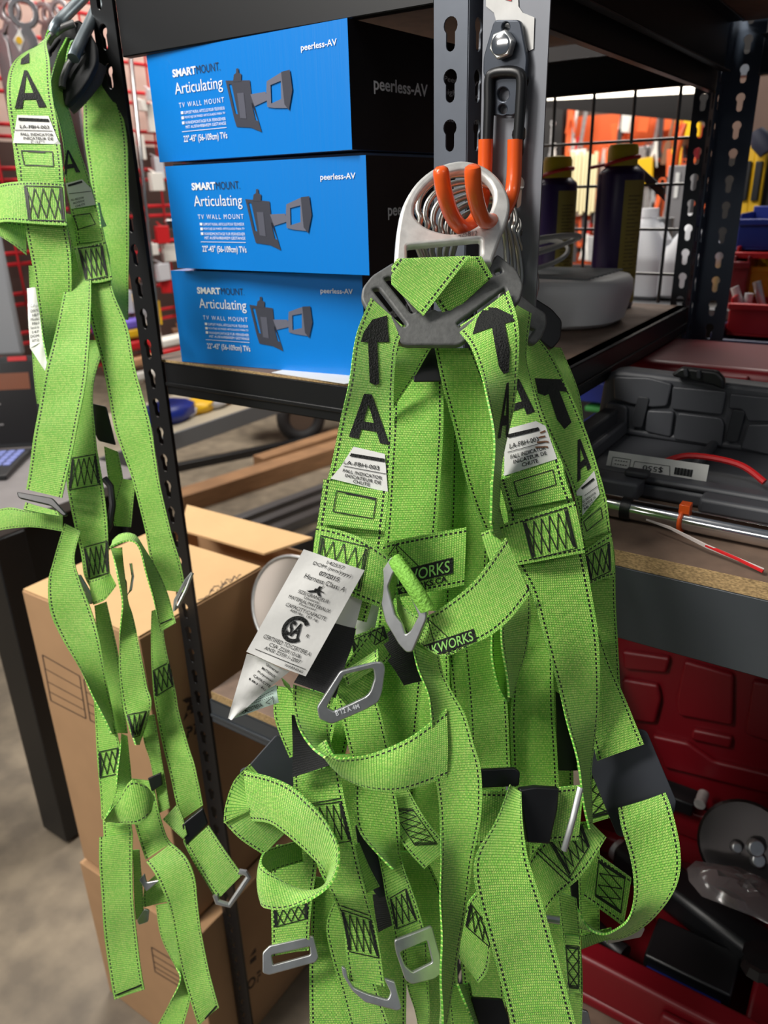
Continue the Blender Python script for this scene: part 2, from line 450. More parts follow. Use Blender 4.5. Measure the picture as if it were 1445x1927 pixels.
def refine_concrete():
    nt = CONC.node_tree; b = nt.nodes['Principled BSDF']; tc = nt.nodes.new('ShaderNodeTexCoord')
    n2 = nt.nodes.new('ShaderNodeTexNoise'); n2.inputs['Scale'].default_value = 11; n2.inputs['Detail'].default_value = 10; nt.links.new(tc.outputs['Object'], n2.inputs['Vector'])
    r = nt.nodes.new('ShaderNodeValToRGB'); r.color_ramp.elements[0].position = .35; r.color_ramp.elements[1].position = .7
    r.color_ramp.elements[0].color = (.72, .70, .68, 1); r.color_ramp.elements[1].color = (1.22, 1.18, 1.1, 1); nt.links.new(n2.outputs['Fac'], r.inputs[0])
    mx = nt.nodes.new('ShaderNodeMix'); mx.data_type = 'RGBA'; mx.blend_type = 'MULTIPLY'; mx.inputs[0].default_value = 1
    src = b.inputs['Base Color'].links[0].from_socket; nt.links.new(src, mx.inputs[6]); nt.links.new(r.outputs[0], mx.inputs[7]); nt.links.new(mx.outputs[2], b.inputs['Base Color'])
refine_concrete()
REDC = mat('red_blow_moulded_case', (118, 9, 22), .42)
REDD = mat('red_case_recess', (120, 10, 24), .5)
GREYC = mat('grey_blow_moulded_case', (70, 72, 77), .5)
GREYD = mat('grey_case_recess', (46, 48, 52), .55)
REDW = mat('red_wire', (200, 36, 44), .4)
PURP = mat('purple_can', (42, 24, 74), .35)
YCAP = mat('yellow_cap', (196, 176, 30), .45)
YLAB = mat('olive_label', (150, 138, 58), .55)
WPL = mat('white_plastic', (234, 236, 236), .4)
WALLM = mat('pegboard_wall', (84, 64, 54), .8, noise=.3, nscale=3)
CREAM = mat('cream_wall', (214, 200, 184), .8)
DARKM = mat('dark_backing', (30, 28, 28), .8)
YEL = mat('yellow_plastic', (226, 178, 22), .45); REDP = mat('red_plastic', (196, 30, 34), .4); BLUP = mat('blue_plastic', (24, 44, 130), .4)
ORGP = mat('orange_card', (226, 96, 40), .6); GRNP = mat('green_plastic', (60, 150, 70), .5); CLR = mat('clear_bag', (200, 200, 205), .25)
WOOD = mat('raw_timber', (150, 112, 78), .75, noise=.2, nscale=8, stretch=(1, 1, 12))
TYRE = mat('tyre_rubber', (30, 29, 30), .7)
JUG = mat('milky_jug', (226, 228, 232), .45)
TGREY = mat('table_laminate', (120, 116, 116), .45, noise=.1, nscale=14)

# ------------------------------------------------------------------ setting
mb = MB(); mb.box((-12, -4, -.05), (6, 10, 0)); struct(mb, 'floor', CONC)
mb = MB(); mb.box((-12, 4.55, 0), (6, 4.65, 4)); struct(mb, 'wall_back', WALLM)
mb = MB(); mb.box((-7.1, -4, 0), (-7.0, 4.55, 4)); struct(mb, 'wall_left', CREAM)

# ------------------------------------------------------------------ racks
FY = 0.655
def keyhole(n=12, r=.0066, hw=.0043, top=.0, h=.0255):
    # circle on top, rounded slot below; centred so circle centre at (0,0)
    pts = []; a0 = math.asin(hw / r)
    for i in range(n + 1):
        a = -math.pi / 2 + a0 + (2 * math.pi - 2 * a0) * i / n; pts.append((r * math.cos(a), r * math.sin(a)))
    yb = -(h - r - hw)
    for i in range(1, 6):
        a = math.pi + math.pi * i / 6; pts.append((hw * math.cos(a), yb + hw * math.sin(a)))
    return pts[:n + 1] + [(-hw, yb)] + pts[n + 1:] + [(hw, yb)]
PITCH = .0381
_kc = {}
def flange(mb, o, d, w, z0, z1, zc, cx=.5, th=.0018):
    """slotted strip: o=(x,y) start, d=unit dir in xy, w width; keyholes centred at zc + k*PITCH"""
    key = (round(w, 4), cx)
    if key not in _kc:
        _kc[key] = curve_plate([(0, -PITCH * .6), (w, -PITCH * .6), (w, PITCH * .4), (0, PITCH * .4)], [[(p[0] * min(1, w / .024) + w * cx, p[1]) for p in keyhole()]], th, 0)
    vs, fs = _kc[key]; k0 = math.ceil((z0 - zc) / PITCH + .6); k1 = math.floor((z1 - zc) / PITCH - .4); nx, ny = -d[1], d[0]
    for k in range(k0, k1 + 1):
        mb.add([(o[0] + d[0] * v[0] + nx * v[2], o[1] + d[1] * v[0] + ny * v[2], zc + k * PITCH + v[1]) for v in vs], fs)
    for a, b in ((z0, zc + k0 * PITCH - PITCH * .6), (zc + k1 * PITCH + PITCH * .4, z1)):
        mb.add([(o[0] + d[0] * u + nx * s, o[1] + d[1] * u + ny * s, z) for s in (-th / 2, th / 2) for u, z in ((0, a), (w, a), (w, b), (0, b))],
               [(0, 3, 2, 1), (4, 5, 6, 7), (0, 1, 5, 4), (1, 2, 6, 5), (2, 3, 7, 6), (3, 0, 4, 7)])
def zof(px, py, y=FY): return OP(px, py, 1, y)[2]
rack = thing('shelving_rack', 'dark slotted steel rack holding the three blue cartons and the white appliance', 'shelving', (-.575, FY, 0))
m = MB(); flange(m, (-.378, FY), (1, 0), .032, 0, 2.1, zof(843, 49), .5); flange(m, (-.346, FY), (0, 1), .034, 0, 2.1, zof(843, 49), .5)
m.build('front_post', POSTG, rack, smooth=True)
m = MB(); flange(m, (-.812, FY), (1, 0), .036, 0, 2.1, zof(265, 470), .42); flange(m, (-.812, FY), (0, 1), .034, 0, 2.1, zof(265, 470), .5)
m.build('front_post', BLACKC, rack, smooth=True)
m = MB(); flange(m, (-.342, 1.4), (1, 0), .030, 0, 2.1, zof(1310, 236, 1.4), .5); flange(m, (-.310, 1.4), (0, -1), .034, 0, 2.1, zof(1310, 236, 1.4), .5)
m.build('rear_post', POSTD, rack, smooth=True)
m = MB(); flange(m, (-.812, 1.4), (1, 0), .036, 0, 2.1, 1.5, .5); m.build('rear_post', BLACKC, rack, smooth=True)
def cbeam(mb, a, b, z0, z1, inward, lip=.012, th=.002, bead=True):
    """folded steel beam from a to b (xy), with top and bottom lips towards inward"""
    a = np.array(a); b = np.array(b); nw = np.array(inward, float)
    def slab(za, zb, o0, o1):
        c = [np.append(p + nw * o, z) for z in (za, zb) for p, o in ((a, o0), (b, o0), (b, o1), (a, o1))]
        mb.hexa(c)
    slab(z0, z1, 0, th); slab(z1 - th, z1, 0, lip + .01); slab(z0, z0 + th, 0, lip)
    h = z1 - z0
    if bead and h < .06: slab(z0 + h * .28, z0 + h * .4, -.0025, 0.0)
for nm, x0, x1, z0, z1, mt in (('front_beam', -.775, -.38, 1.316, 1.357, BLACKC), ('front_beam', -.775, -.38, 1.694, 1.76, BLACKC), ('front_beam', -.775, -.38, .80, .842, BEAMG)):
    m = MB(); cbeam(m, (x0, FY + .003), (x1, FY + .003), z0, z1, (0, 1)); m.build(nm, mt, rack, bevel=.0008)
for nm, z0, z1 in (('side_beam', 1.319, 1.360), ('side_beam', 1.677, 1.765), ('side_beam', .80, .842)):
    m = MB(); cbeam(m, (-.306, FY + .04), (-.306, 1.395), z0, z1, (-1, 0)); m.build(nm, BLACKC, rack, bevel=.0008)
for z0, z1 in ((1.316, 1.357), (1.690, 1.742), (.8, .842)):
    m = MB(); cbeam(m, (-.78, 1.396), (-.34, 1.396), z0, z1, (0, -1)); m.build('rear_beam', BLACKC, rack, bevel=.0008)
def board(parent, x0, x1, y0, y1, z0, z1):
    m = MB(); m.box((x0, y0, z0), (x1, y1, z1)); m.cm = 1
    m.box((x0, y0 - .0006, z0), (x1, y0, z1)); m.box((x1, y0, z0), (x1 + .0006, y1, z1))
    return m.build('shelf_board', [CHIPT, CHIPE], parent)
board(rack, -.806, -.312, FY + .006, 1.392, 1.3572, 1.360); 
board(rack, -.806, -.312, FY + .006, 1.392, 1.7652, 1.778)
board(rack, -.772, -.312, FY + .006, 1.392, .8425, .856)
# wire grid on the back of the rack
m = MB()
for px in (1035, 1106, 1180, 1262): 
    p = OP(px, 340, 1, 1.405); m.tube([(p[0], 1.408, 1.36), (p[0], 1.408, 1.742)], .0028, 8)
for k in range(1, 8): m.tube([(-.565 - k * .052, 1.408, 1.36), (-.565 - k * .052, 1.408, 1.742)], .0028, 8)
for py in (267, 350, 432, 514):
    z = OP(1150, py, 1, 1.405)[2]; m.tube([(-.8, 1.4135, z), (-.34, 1.4135, z)], .0024, 8)
m.build('wire_back_panel', mat('dark_wire', (96, 94, 92), .35, .9), rack, smooth=True)

rackR = thing('shelving_rack', 'grey slotted steel rack with the bolted hook and the open tool case', 'shelving', (-.1, FY, 0))
m = MB(); flange(m, (-.331, FY - .002), (1, 0), .057, 0, 2.1, zof(958, 254), .62); flange(m, (-.331, FY), (0, 1), .034, 0, 2.1, zof(958, 254), .5)
m.build('front_post', mat('light_grey_powder_coat', (118, 121, 128), .42, .3, noise=.05, nscale=25, bump=.06), rackR, smooth=True)
m = MB(); flange(m, (-.302, 1.4), (1, 0), .052, 0, 2.1, zof(1393, 184, 1.4), .55); flange(m, (-.302, 1.4), (0, -1), .034, 0, 2.1, zof(1393, 184, 1.4), .5)
m.build('rear_post', mat('blue_grey_post', (66, 78, 94), .32, .3, noise=.08, nscale=20), rackR, smooth=True)
m = MB(); cbeam(m, (-.272, FY + .004), (.55, FY + .004), 1.143, 1.219, (0, 1), .02); m.build('front_beam', BEAMG, rackR, bevel=.001)
m = MB(); cbeam(m, (-.272, FY + .004), (.55, FY + .06), .43, .498, (0, 1), .02); m.build('front_beam', BEAMG, rackR, bevel=.001)
m = MB(); cbeam(m, (-.25, 1.39), (.55, 1.39), 1.694, 1.745, (0, -1), .02); m.build('rear_beam', mat('blue_grey_beam', (36, 44, 54), .4, .2), rackR, bevel=.001)
m = MB(); cbeam(m, (-.25, 1.39), (.55, 1.39), 1.143, 1.219, (0, -1), .02); m.build('rear_beam', BLACKC, rackR, bevel=.001)
m = MB(); cbeam(m, (-.296, FY + .04), (-.296, 1.36), 1.70, 1.765, (1, 0), .012); m.build('side_beam', BLACKC, rackR, bevel=.001)
for a, b in ((1.2192, 1.235), (.4985, .512), (1.766, 1.778)): board(rackR, -.282, .55, FY + (.006 if a < 1.5 else .03), 1.385, a, b)
# masking tape on the post
q = [(917, -20), (975, -20), (1006, 30), (916, 30)]
tp = thing('paper_tag', 'torn white paper tag with a red mark taped above the hook plate', 'tag', OP(960, 20, 1, FY))
m = MB(); P = lambda x, y, o: OP(x, y, 1, FY - .0035 - o)
pts = [(915, -40), (974, -40), (976, 12), (984, 24), (1006, 33), (1004, 92), (996, 96), (975, 60), (935, 44), (930, 24), (915, 12)]
vs, fs = curve_plate([(P(x, y, 0)[0], P(x, y, 0)[2]) for x, y in pts], (), .0006, 0)
m.add([(v[0], FY - .0038 + v[2], v[1]) for v in vs], fs); m.build('torn_paper', mat('torn_paper', (206, 206, 204), .6, noise=.1, nscale=60), tp)
m = MB(); m.hexa([tuple(P(x, y, .001 + o)) for o in (0, .0003) for x, y in ((946, -30), (964, -30), (962, 2), (950, -1))]); m.build('red_mark', REDP, tp)

# ------------------------------------------------------------------ bolted double-prong hook
hk = thing('tool_hook', 'black bolted hook plate with two orange-dipped prongs on grey post', 'hook', OP(950, 120, 1, FY))
def PY(px, py, off): return OP(px, py, 1, FY - off)
def plate_on_post(name, mt, parent, outer, holes, off, th, bev=.0006):
    f2 = lambda p: (OP(p[0], p[1], 1, FY - off)[0], OP(p[0], p[1], 1, FY - off)[2])
    vs, fs = curve_plate([f2(p) for p in outer], [[f2(p) for p in h] for h in holes], th, bev)
    m = MB(); m.add([(v[0], FY - off - v[2], v[1]) for v in vs], fs); return m.build(name, mt, parent, smooth=True)
circ = lambda cx, cy, rx, ry=None, n=20: [(cx + rx * math.cos(2 * math.pi * i / n), cy + (ry or rx) * math.sin(2 * math.pi * i / n)) for i in range(n)]
DKP = mat('hook_plate_coat', (58, 64, 74), .35, .4)
plate_on_post('mounting_plate', DKP, hk, round_poly([(932, 38), (981, 38), (994, 110), (991, 150), (985, 158), (972, 218), (925, 218), (921, 158), (911, 140), (912, 108)], 8),
              [circ(954, 52, 7, 9), circ(949, 178, 11, 13), circ(948, 206, 8, 9)], .008, .005, .001)
m = MB(); b0 = PY(950, 86, .0115); hexp = [(.0105 * math.cos(math.pi / 3 * k + .2), .0105 * math.sin(math.pi / 3 * k + .2)) for k in range(6)]
m.add([(b0[0] + x, b0[1] - d, b0[2] + z) for d in (0, .008) for x, z in hexp], [tuple(range(6)), tuple(range(11, 5, -1))] + [(k, 6 + k, 6 + (k + 1) % 6, (k + 1) % 6) for k in range(6)])
m.build('hex_bolt', STEEL, hk, bevel=.0012)
m = MB(); m.lathe([(.0001, 0), (.0075, 0), (.0078, .0006), (.006, .0012), (.0001, .0012)], (b0[0], b0[1] - .008, b0[2]), 24, Matrix.Rotation(math.pi / 2, 3, 'X').to_4x4())
m.build('bolt_head_face', CHROME, hk, smooth=True)
def P3(px, py, off): return tuple(OP(px, py, 1, FY - off))
up = smooth_poly([P3(918, 262, .013), P3(920, 200, .013), P3(921, 150, .013), P3(930, 138, .013), P3(950, 135, .013), P3(973, 137, .013), P3(981, 150, .013), P3(979, 200, .013), P3(975, 262, .013)], 5, False)
m = MB(); m.tube(up, .0043, 12); m.build('wire_frame', BLKP, hk, smooth=True)
# prongs: straight down the post, out towards the viewer and up at the tips
def prong(path):
    m = MB(); pts = smooth_poly([OP(x, y, 1, FY - o) for x, y, o in path], 6, False); n = len(pts); m.tube(pts, [.0062] * (n - 2) + [.0056, .0030], 16)
    return m.build('orange_prong', ORG, hk, smooth=True)
prong(((914, 262, .013), (912, 330, .013), (908, 372, .018), (899, 404, .034), (884, 425, .056), (866, 426, .078), (849, 402, .094), (836, 362, .107), (828, 313, .112)))
prong(((969, 262, .013), (967, 330, .013), (961, 370, .018), (946, 400, .034), (927, 416, .056), (909, 412, .078), (898, 386, .094), (891, 350, .107), (889, 310, .112)))

# ------------------------------------------------------------------ blue cartons
ref = None
def carton(zb, x, y, yaw, w, h, label, skewtop=0.0):
    global ref
    r = thing('tv_mount_carton', label, 'carton', (x, y, zb), 'blue wall mount cartons', yaw); D = .36
    m = MB(); e = .004
    # body with slightly rounded front, faces: blue front + top, black sides
    mw = lambda a, b, c: tuple(rootmat(r) @ Vector((a, b, c)))
    vs = [mw(0, 0, 0), mw(w, 0, 0), mw(w, D, 0), mw(0, D, 0), mw(0, 0, h), mw(w, 0, h), mw(w, D, h), mw(0, D, h)]
    m.add(vs, [(0, 1, 5, 4)]); m.cm = 1; m.add(vs, [(1, 2, 6, 5), (3, 0, 4, 7), (2, 3, 7, 6)]); m.cm = 2; m.add(vs, [(0, 3, 2, 1)]); m.cm = 3; m.add(vs, [(4, 5, 6, 7)])
    m.build('box_body', [BLUE, CBLK, BLUEIN, BLUE], r, bevel=.0022)
    f = lambda u, v, o=.0007: mw(u * w, -o, v * h)          # front face 0..1
    def put(q, vs, fs, mtl, name, o=.0007):
        mm = MB(); P = []
        for a, b in vs:
            TL, TR, BR, BL = [np.array(t, float) for t in q]; c = TL * (1 - a) * b + TR * a * b + BR * a * (1 - b) + BL * (1 - a) * (1 - b); P.append(f(c[0], c[1], o))
        mm.add(P, fs); return mm
    def text(mm, x0, y0, x1, y1, s, bold=0.0, sp=1.0, side=False):
        vs, fs, a = text2d(s, bold, sp)
        if side: mm.add([mw(w + .0007, (x0 + (x1 - x0) * u) * D, (y0 + (y1 - y0) * v) * h) for u, v in vs], fs)
        else: mm.add([f(x0 + (x1 - x0) * u, y0 + (y1 - y0) * v) for u, v in vs], fs)
    wp = MB()
    text(wp, .143, .765, .275, .835, 'SMART', .035); text(wp, .146, .580, .41, .715, 'Articulating', .0); text(wp, .16, .49, .41, .535, 'TV WALL MOUNT', -.004, 1.35)
    text(wp, .185, .428, .41, .455, 'SUPPORT MURAL ARTICULE POUR TELEVISEUR', .0); text(wp, .185, .382, .41, .409, 'MONTAJE DE PARED ARTICULADO PARA TV', .0)
    text(wp, .185, .336, .41, .363, 'WANDMONTAGE FUR FERNSEHER', .0); text(wp, .185, .296, .41, .323, 'MIT AUSFAHRBAREM GESTANGE', .0)
    for yy in (.430, .384, .338): wp.add([f(.166, yy), f(.180, yy), f(.180, yy + .026), f(.166, yy + .026)], [(0, 1, 2, 3)])
    wp.add([f(.16, .268), f(.41, .268), f(.41, .273), f(.16, .273)], [(0, 1, 2, 3)])
    text(wp, .165, .155, .41, .235, "22\"-43\" (56-109cm) TVs", .012); 
    wp.build('printed_text', WHITEP, r); wp = MB(); text(wp, .80, .80, .955, .865, 'peerless-AV', .012); wp.build('brand_text', WHITEP, r)
    kp = MB(); text(kp, .278, .765, .405, .835, 'MOUNT.', -.008); kp.build('printed_text', INKG, r)
    sp = MB(); text(sp, .10, .46, .36, .60, 'peerless-AV', .018, side=True); sp.build('side_brand_text', GREYP, r); sp = MB()
    for k, s in enumerate(("Peerless-AV's products are only", 'highest grade materials', 'built on quality integrity', 'and consumer trust')):
        text(sp, .45, .64 - k * .115, .45 + (.52, .4, .42, .33)[k], .705 - k * .115, s, 0, side=True)
    sp.build('side_text', GREYP, r)
    # picture of the wall mount (flat print): polygons in face fractions
    def fp(pts, holes, mtl, o):
        vs, fs = curve_plate(pts, holes, 0, 0); mm = MB(); mm.add([f(v[0], v[1], o) for v in vs], fs); return mm.build('product_picture', mtl, r)
    g1 = mat('print_dark_grey', (58, 60, 72), .45); g2 = mat('print_mid_grey', (104, 106, 122), .45)
    # convert from carton 3 pixel layout
    def c3(px, py):
        u = (px - 311 - (py - 512) * .135) / (365); v = 1 - (py - (512 + (px - 311) * .036)) / 178
        return (u, v)
    z = lambda pts: [c3(260 + a / 2.408, 400 + b / 2.408) for a, b in pts]
    fp(z([(520, 425), (630, 440), (640, 500), (690, 632), (640, 610), (575, 600), (560, 560)]), [z([(535, 440), (548, 442), (580, 555), (568, 550)]), z([(640, 520), (650, 525), (672, 590), (660, 585)])], g1, .0008)
    fp(z([(555, 435), (558, 410), (568, 405), (568, 390), (578, 390), (580, 407), (592, 412), (592, 438)]), [], g1, .0010)
    fp(z([(635, 490), (700, 490), (715, 520), (655, 535)]), [], g2, .0010)
    fp(z([(705, 455), (760, 435), (800, 430), (815, 500), (800, 560), (740, 552), (712, 545), (705, 500)]), [z([(722, 470), (765, 462), (770, 525), (728, 535)])], g2, .0012)
    fp(z([(765, 432), (800, 430), (815, 500), (805, 568), (785, 545)]), [], g1, .0014)
    fp(z([(575, 478), (605, 480), (620, 575), (592, 570)]), [], mat('print_grey_light', (84, 86, 100), .45), .0011)
    return r
carton(1.3605, -.745, .653 + .008, .132, .258, .109, 'blue and black TV wall mount carton, bottom of the stack of three')
carton(1.4735, -.726, .635 + .02, .015, .271, .109, 'blue and black TV wall mount carton, middle one of the stack')
carton(1.5875, -.744, .652 + .012, -.044, .279, .106, 'blue and black TV wall mount carton on top with dented upper corner')
for zb, x, y, w, yaw, lab in ((1.4705, -.73, .68, .255, .05, 'crumpled pale cardboard flap between the lower two blue cartons'), (1.5835, -.74, .68, .27, -.02, 'pale cardboard flap under the topmost blue carton')):
    r = thing('carton_flap', lab, 'cardboard', (x, y, zb), None, yaw); m = MB(); m.box((0, 0, -.0005), (w, .35, .0022), rootmat(r)); m.build('flap', BLUEIN, r)
r = thing('paper_sheet', 'white paper sheet sticking out under the bottom blue carton', 'paper', (-.56, .67, 1.3603))
m = MB(); m.add([(-.60, .664, 1.3602), (-.49, .657, 1.3602), (-.45, .72, 1.3602), (-.58, .8, 1.3602), (-.60, .664, 1.3606), (-.49, .657, 1.3606), (-.45, .72, 1.3606), (-.58, .8, 1.3606)], [(0, 3, 2, 1), (4, 5, 6, 7), (0, 1, 5, 4), (1, 2, 6, 5), (2, 3, 7, 6), (3, 0, 4, 7)]); m.build('sheet', PAPER, r)

# ------------------------------------------------------------------ main bundle: the front harness
h1 = thing('safety_harness', 'front lime-green safety harness in the bundle, with aluminium ring, grey yoke plate and white tag', 'harness', U(850, 420, .64))
h2 = thing('safety_harness', 'second lime-green safety harness of the bundle, behind the front one, with dirty fall label', 'harness', U(1000, 600, .68))
h3 = thing('safety_harness', 'rear right lime-green safety harness of the bundle, with dark leg pad at lower right', 'harness', U(1040, 620, .72))
h4 = thing('safety_harness', 'rearmost lime-green safety harness, mostly hidden behind the bundle, with curled strap at lower left', 'harness', U(900, 640, .76))
def S(par, st, name='strap', mt=None, **k): return ribbon(name, st, mt or GREEN, par, **k)
pl_ring = Plane(850, 420, .612, (.10, -.30, -1))
ring_outer = smooth_poly([(741, 500), (746, 440), (757, 392), (782, 350), (820, 320), (866, 308), (908, 318), (940, 345), (957, 382), (955, 415), (940, 455), (924, 500)], 4, False)
ring_hole = smooth_poly([(778, 404), (787, 374), (815, 343), (850, 329), (885, 326), (911, 340), (927, 364), (925, 392), (909, 420), (880, 439), (845, 445), (807, 436), (786, 421)], 4)
d1 = plate_px('dorsal_ring', ALU, h1, pl_ring, ring_outer, [ring_hole, round_poly([(765, 468), (903, 455), (903, 486), (766, 494)], 5)], .0085, .0028)
remember(d1, type('o', (), {'v': [tuple(Matrix.Translation(h1.location) @ v.co) for v in d1.data.vertices], 'f': [tuple(p.vertices) for p in d1.data.polygons]}))
dc = Decal([d1], .0003); dc.text([(862, 438), (898, 434), (898, 443), (862, 447)], '425B12', .0, nu=3, nv=1); dc.build('stamped_text', mat('stamped_shadow', (150, 152, 150), .5, .8), h1)
# yoke plate
pl_y = Plane(820, 580, .605, (.0, -.22, -1))
yo = round_poly([(742, 496), (700, 522), (682, 545), (679, 566), (690, 586), (716, 606), (742, 632), (750, 648), (764, 653), (862, 653), (876, 645), (893, 628), (962, 585), (979, 566), (984, 540), (972, 512), (934, 481), (920, 500), (915, 520), (846, 588), (838, 583), (826, 590), (815, 584), (804, 590), (786, 592), (744, 520)], 7)
plate_px('yoke_plate', PLATEG, h1, pl_y, yo, [round_poly([(722, 528), (734, 524), (784, 588), (774, 594)], 4), round_poly([(700, 548), (712, 545), (766, 615), (757, 620)], 4),
         round_poly([(858, 612), (948, 545), (952, 552), (864, 620)], 3), round_poly([(930, 512), (940, 508), (944, 516), (932, 522)], 3)], .0075, .0018)
# webbing folded over the ring
A = S(h1, [(803, 417, 885, 482, .588), (760, 471, 842, 536, .589), (715, 531, 797, 594, .595), (690, 562, 772, 626, .60)], 'ring_loop', cuts=[((737, 480), (736, 550), (800, 520)), ((735, 487), (885, 481), (800, 540)), ((734, 533), (799, 598), (830, 500))])
B = S(h1, [(740, 450, 885, 445, .593), (764, 485, 905, 482, .594), (820, 570, 927, 520, .599), (846, 606, 950, 565, .604)], 'ring_loop', cuts=[((735, 487), (930, 481), (830, 540)), ((843, 597), (932, 516), (840, 500))])
s1 = S(h1, [(697, 562, 763, 618, .600), (672, 625, 746, 655, .588, .3), (657, 717, 740, 726, .582, .5), (640, 792, 741, 803, .578, .3), (622, 880, 737, 884, .572), (605, 946, 729, 956, .568), (590, 1035, 719, 1042, .566), (592, 1090, 706, 1110, .566), (600, 1150, 690, 1170, .572)], 'shoulder_strap')
s2 = S(h1, [(857, 618, 957, 547, .600), (884, 650, 974, 605, .588), (903, 700, 976, 668, .584, .3), (917, 745, 968, 752, .582, .6), (926, 800, 955, 815, .58, .8), (929, 865, 943, 880, .58, .9), (926, 930, 938, 938, .58, .9), (921, 985, 936, 992, .582, .9)], 'shoulder_strap')
S(h1, [(760, 610, 838, 625, .618), (746, 650, 812, 655, .622), (730, 700, 782, 704, .628, .3), (705, 745, 745, 760, .635, .3), (690, 800, 720, 820, .64)], 'back_strap')
S(h1, [(740, 660, 834, 660, .650), (740, 725, 834, 725, .648), (738, 800, 834, 805, .645), (733, 880, 830, 880, .642), (726, 995, 822, 992, .640), (712, 1130, 808, 1130, .645), (702, 1260, 797, 1260, .65), (690, 1430, 780, 1430, .66)], 'back_strap')
S(h1, [(818, 655, 888, 655, .630), (833, 728, 918, 730, .632), (856, 812, 945, 812, .636), (875, 896, 965, 890, .640), (895, 958, 985, 955, .642), (915, 1010, 1005, 1005, .645), (935, 1100, 1020, 1100, .65)], 'back_strap')
S(h1, [(852, 812, 905, 812, .660), (849, 917, 925, 917, .660), (846, 1000, 920, 1000, .66), (836, 1150, 915, 1150, .665), (850, 1290, 925, 1290, .668), (865, 1450, 950, 1450, .67), (870, 1600, 950, 1600, .68)], 'back_strap')
plate_px('pad_panel', BLKP, h1, Plane(806, 690, .636, (0, -.1, -1)), round_poly([(806, 640), (830, 655), (836, 718), (778, 719), (780, 668)], 4), (), .003)
dc = Decal([s1], .0005)
# printed arrows and letters on the shoulder straps
dc.poly([(678, 644), (684, 625), (700, 602), (728, 594), (729, 618), (732, 644)]); dc.poly([(692, 640), (709, 640), (713, 722), (706, 725), (695, 720)]); dc.build('printed_arrow', INK, h1)
q = [(666, 739), (718, 744), (733, 838), (656, 822)]
def letterA(dc, q):
    for p in ([(.36, 0), (.62, 0), (.24, 1), (0, 1)], [(.40, 0), (.64, 0), (1, 1), (.76, 1)], [(.24, .60), (.76, .60), (.80, .78), (.2, .78)]): dc.poly([bil(q, *t) for t in p])
letterA(dc, q); dc.build('printed_letter', INK, h1)
dc = Decal([s2], .0005)
dc.poly([(889, 630), (898, 600), (912, 578), (935, 580), (960, 592), (969, 604), (930, 615)]); dc.poly([(924, 608), (949, 604), (959, 660), (957, 700), (947, 704), (938, 690)]); dc.build('printed_arrow', INK, h1)
letterA(dc, [(947, 722), (962, 718), (956, 822), (936, 825)]); dc.build('printed_letter', INK, h1)
# fall indicator label and folded pocket
fl = Decal([s1], .0009); lq = [(662, 842), (725, 856), (729, 926), (622, 900)]
fl.poly([(665, 841), (724, 855), (730, 927), (622, 901), (640, 880)]); fl = fl.build('fall_label', PAPER, h1)
def fall_text(par, obj, q, dirt=False):
    d = Decal([obj], .0005)
    d.text(sub(q, .14, .34, .84, .46), 'LA-FBH-003', .008, nu=6, nv=1); d.line([bil(q, .02, .53), bil(q, .98, .53)], 1.1)
    d.text(sub(q, .16, .62, .90, .72), 'FALL INDICATOR', .012, nu=6, nv=1); d.text(sub(q, .22, .76, .88, .86), 'INICATEUR DE', .012, nu=6, nv=1); d.text(sub(q, .38, .89, .68, .99), 'CHUTE', .012, nu=3, nv=1)
    for k in range(5): d.line([bil(q, .10, .10 + k * .018), bil(q, .95, .12 + k * .018)], 1.6)
    d.build('label_print', INK, par)
fall_text(h1, fl, [(640, 845), (728, 857), (729, 924), (624, 900)])
p3 = S(h1, [(609, 902, 731, 926, .566), (603, 946, 728, 960, .563), (597, 985, 723, 1000, .561)], 'stitched_pocket', th=.0022, W=.05)
d = Decal([p3], .0005); rq = [(633, 924), (708, 938), (702, 976), (627, 963)]; d.line(rq, 1.8, closed=True); d.line([(650, 928), (690, 936), (706, 940)], 3.5); d.build('stitching', THREAD, h1)
p1 = S(h1, [(596, 990, 586, 1075, .563), (640, 998, 620, 1100, .560), (690, 1018, 672, 1126, .557), (728, 1046, 716, 1144, .560), (748, 1066, 730, 1160, .572)], 'chest_strap', crown=.002)
d = Decal([p1], .0005); stitch_box(d, [(604, 1008), (694, 1030), (678, 1112), (592, 1085)], 4); d.build('stitching', THREAD, h1)
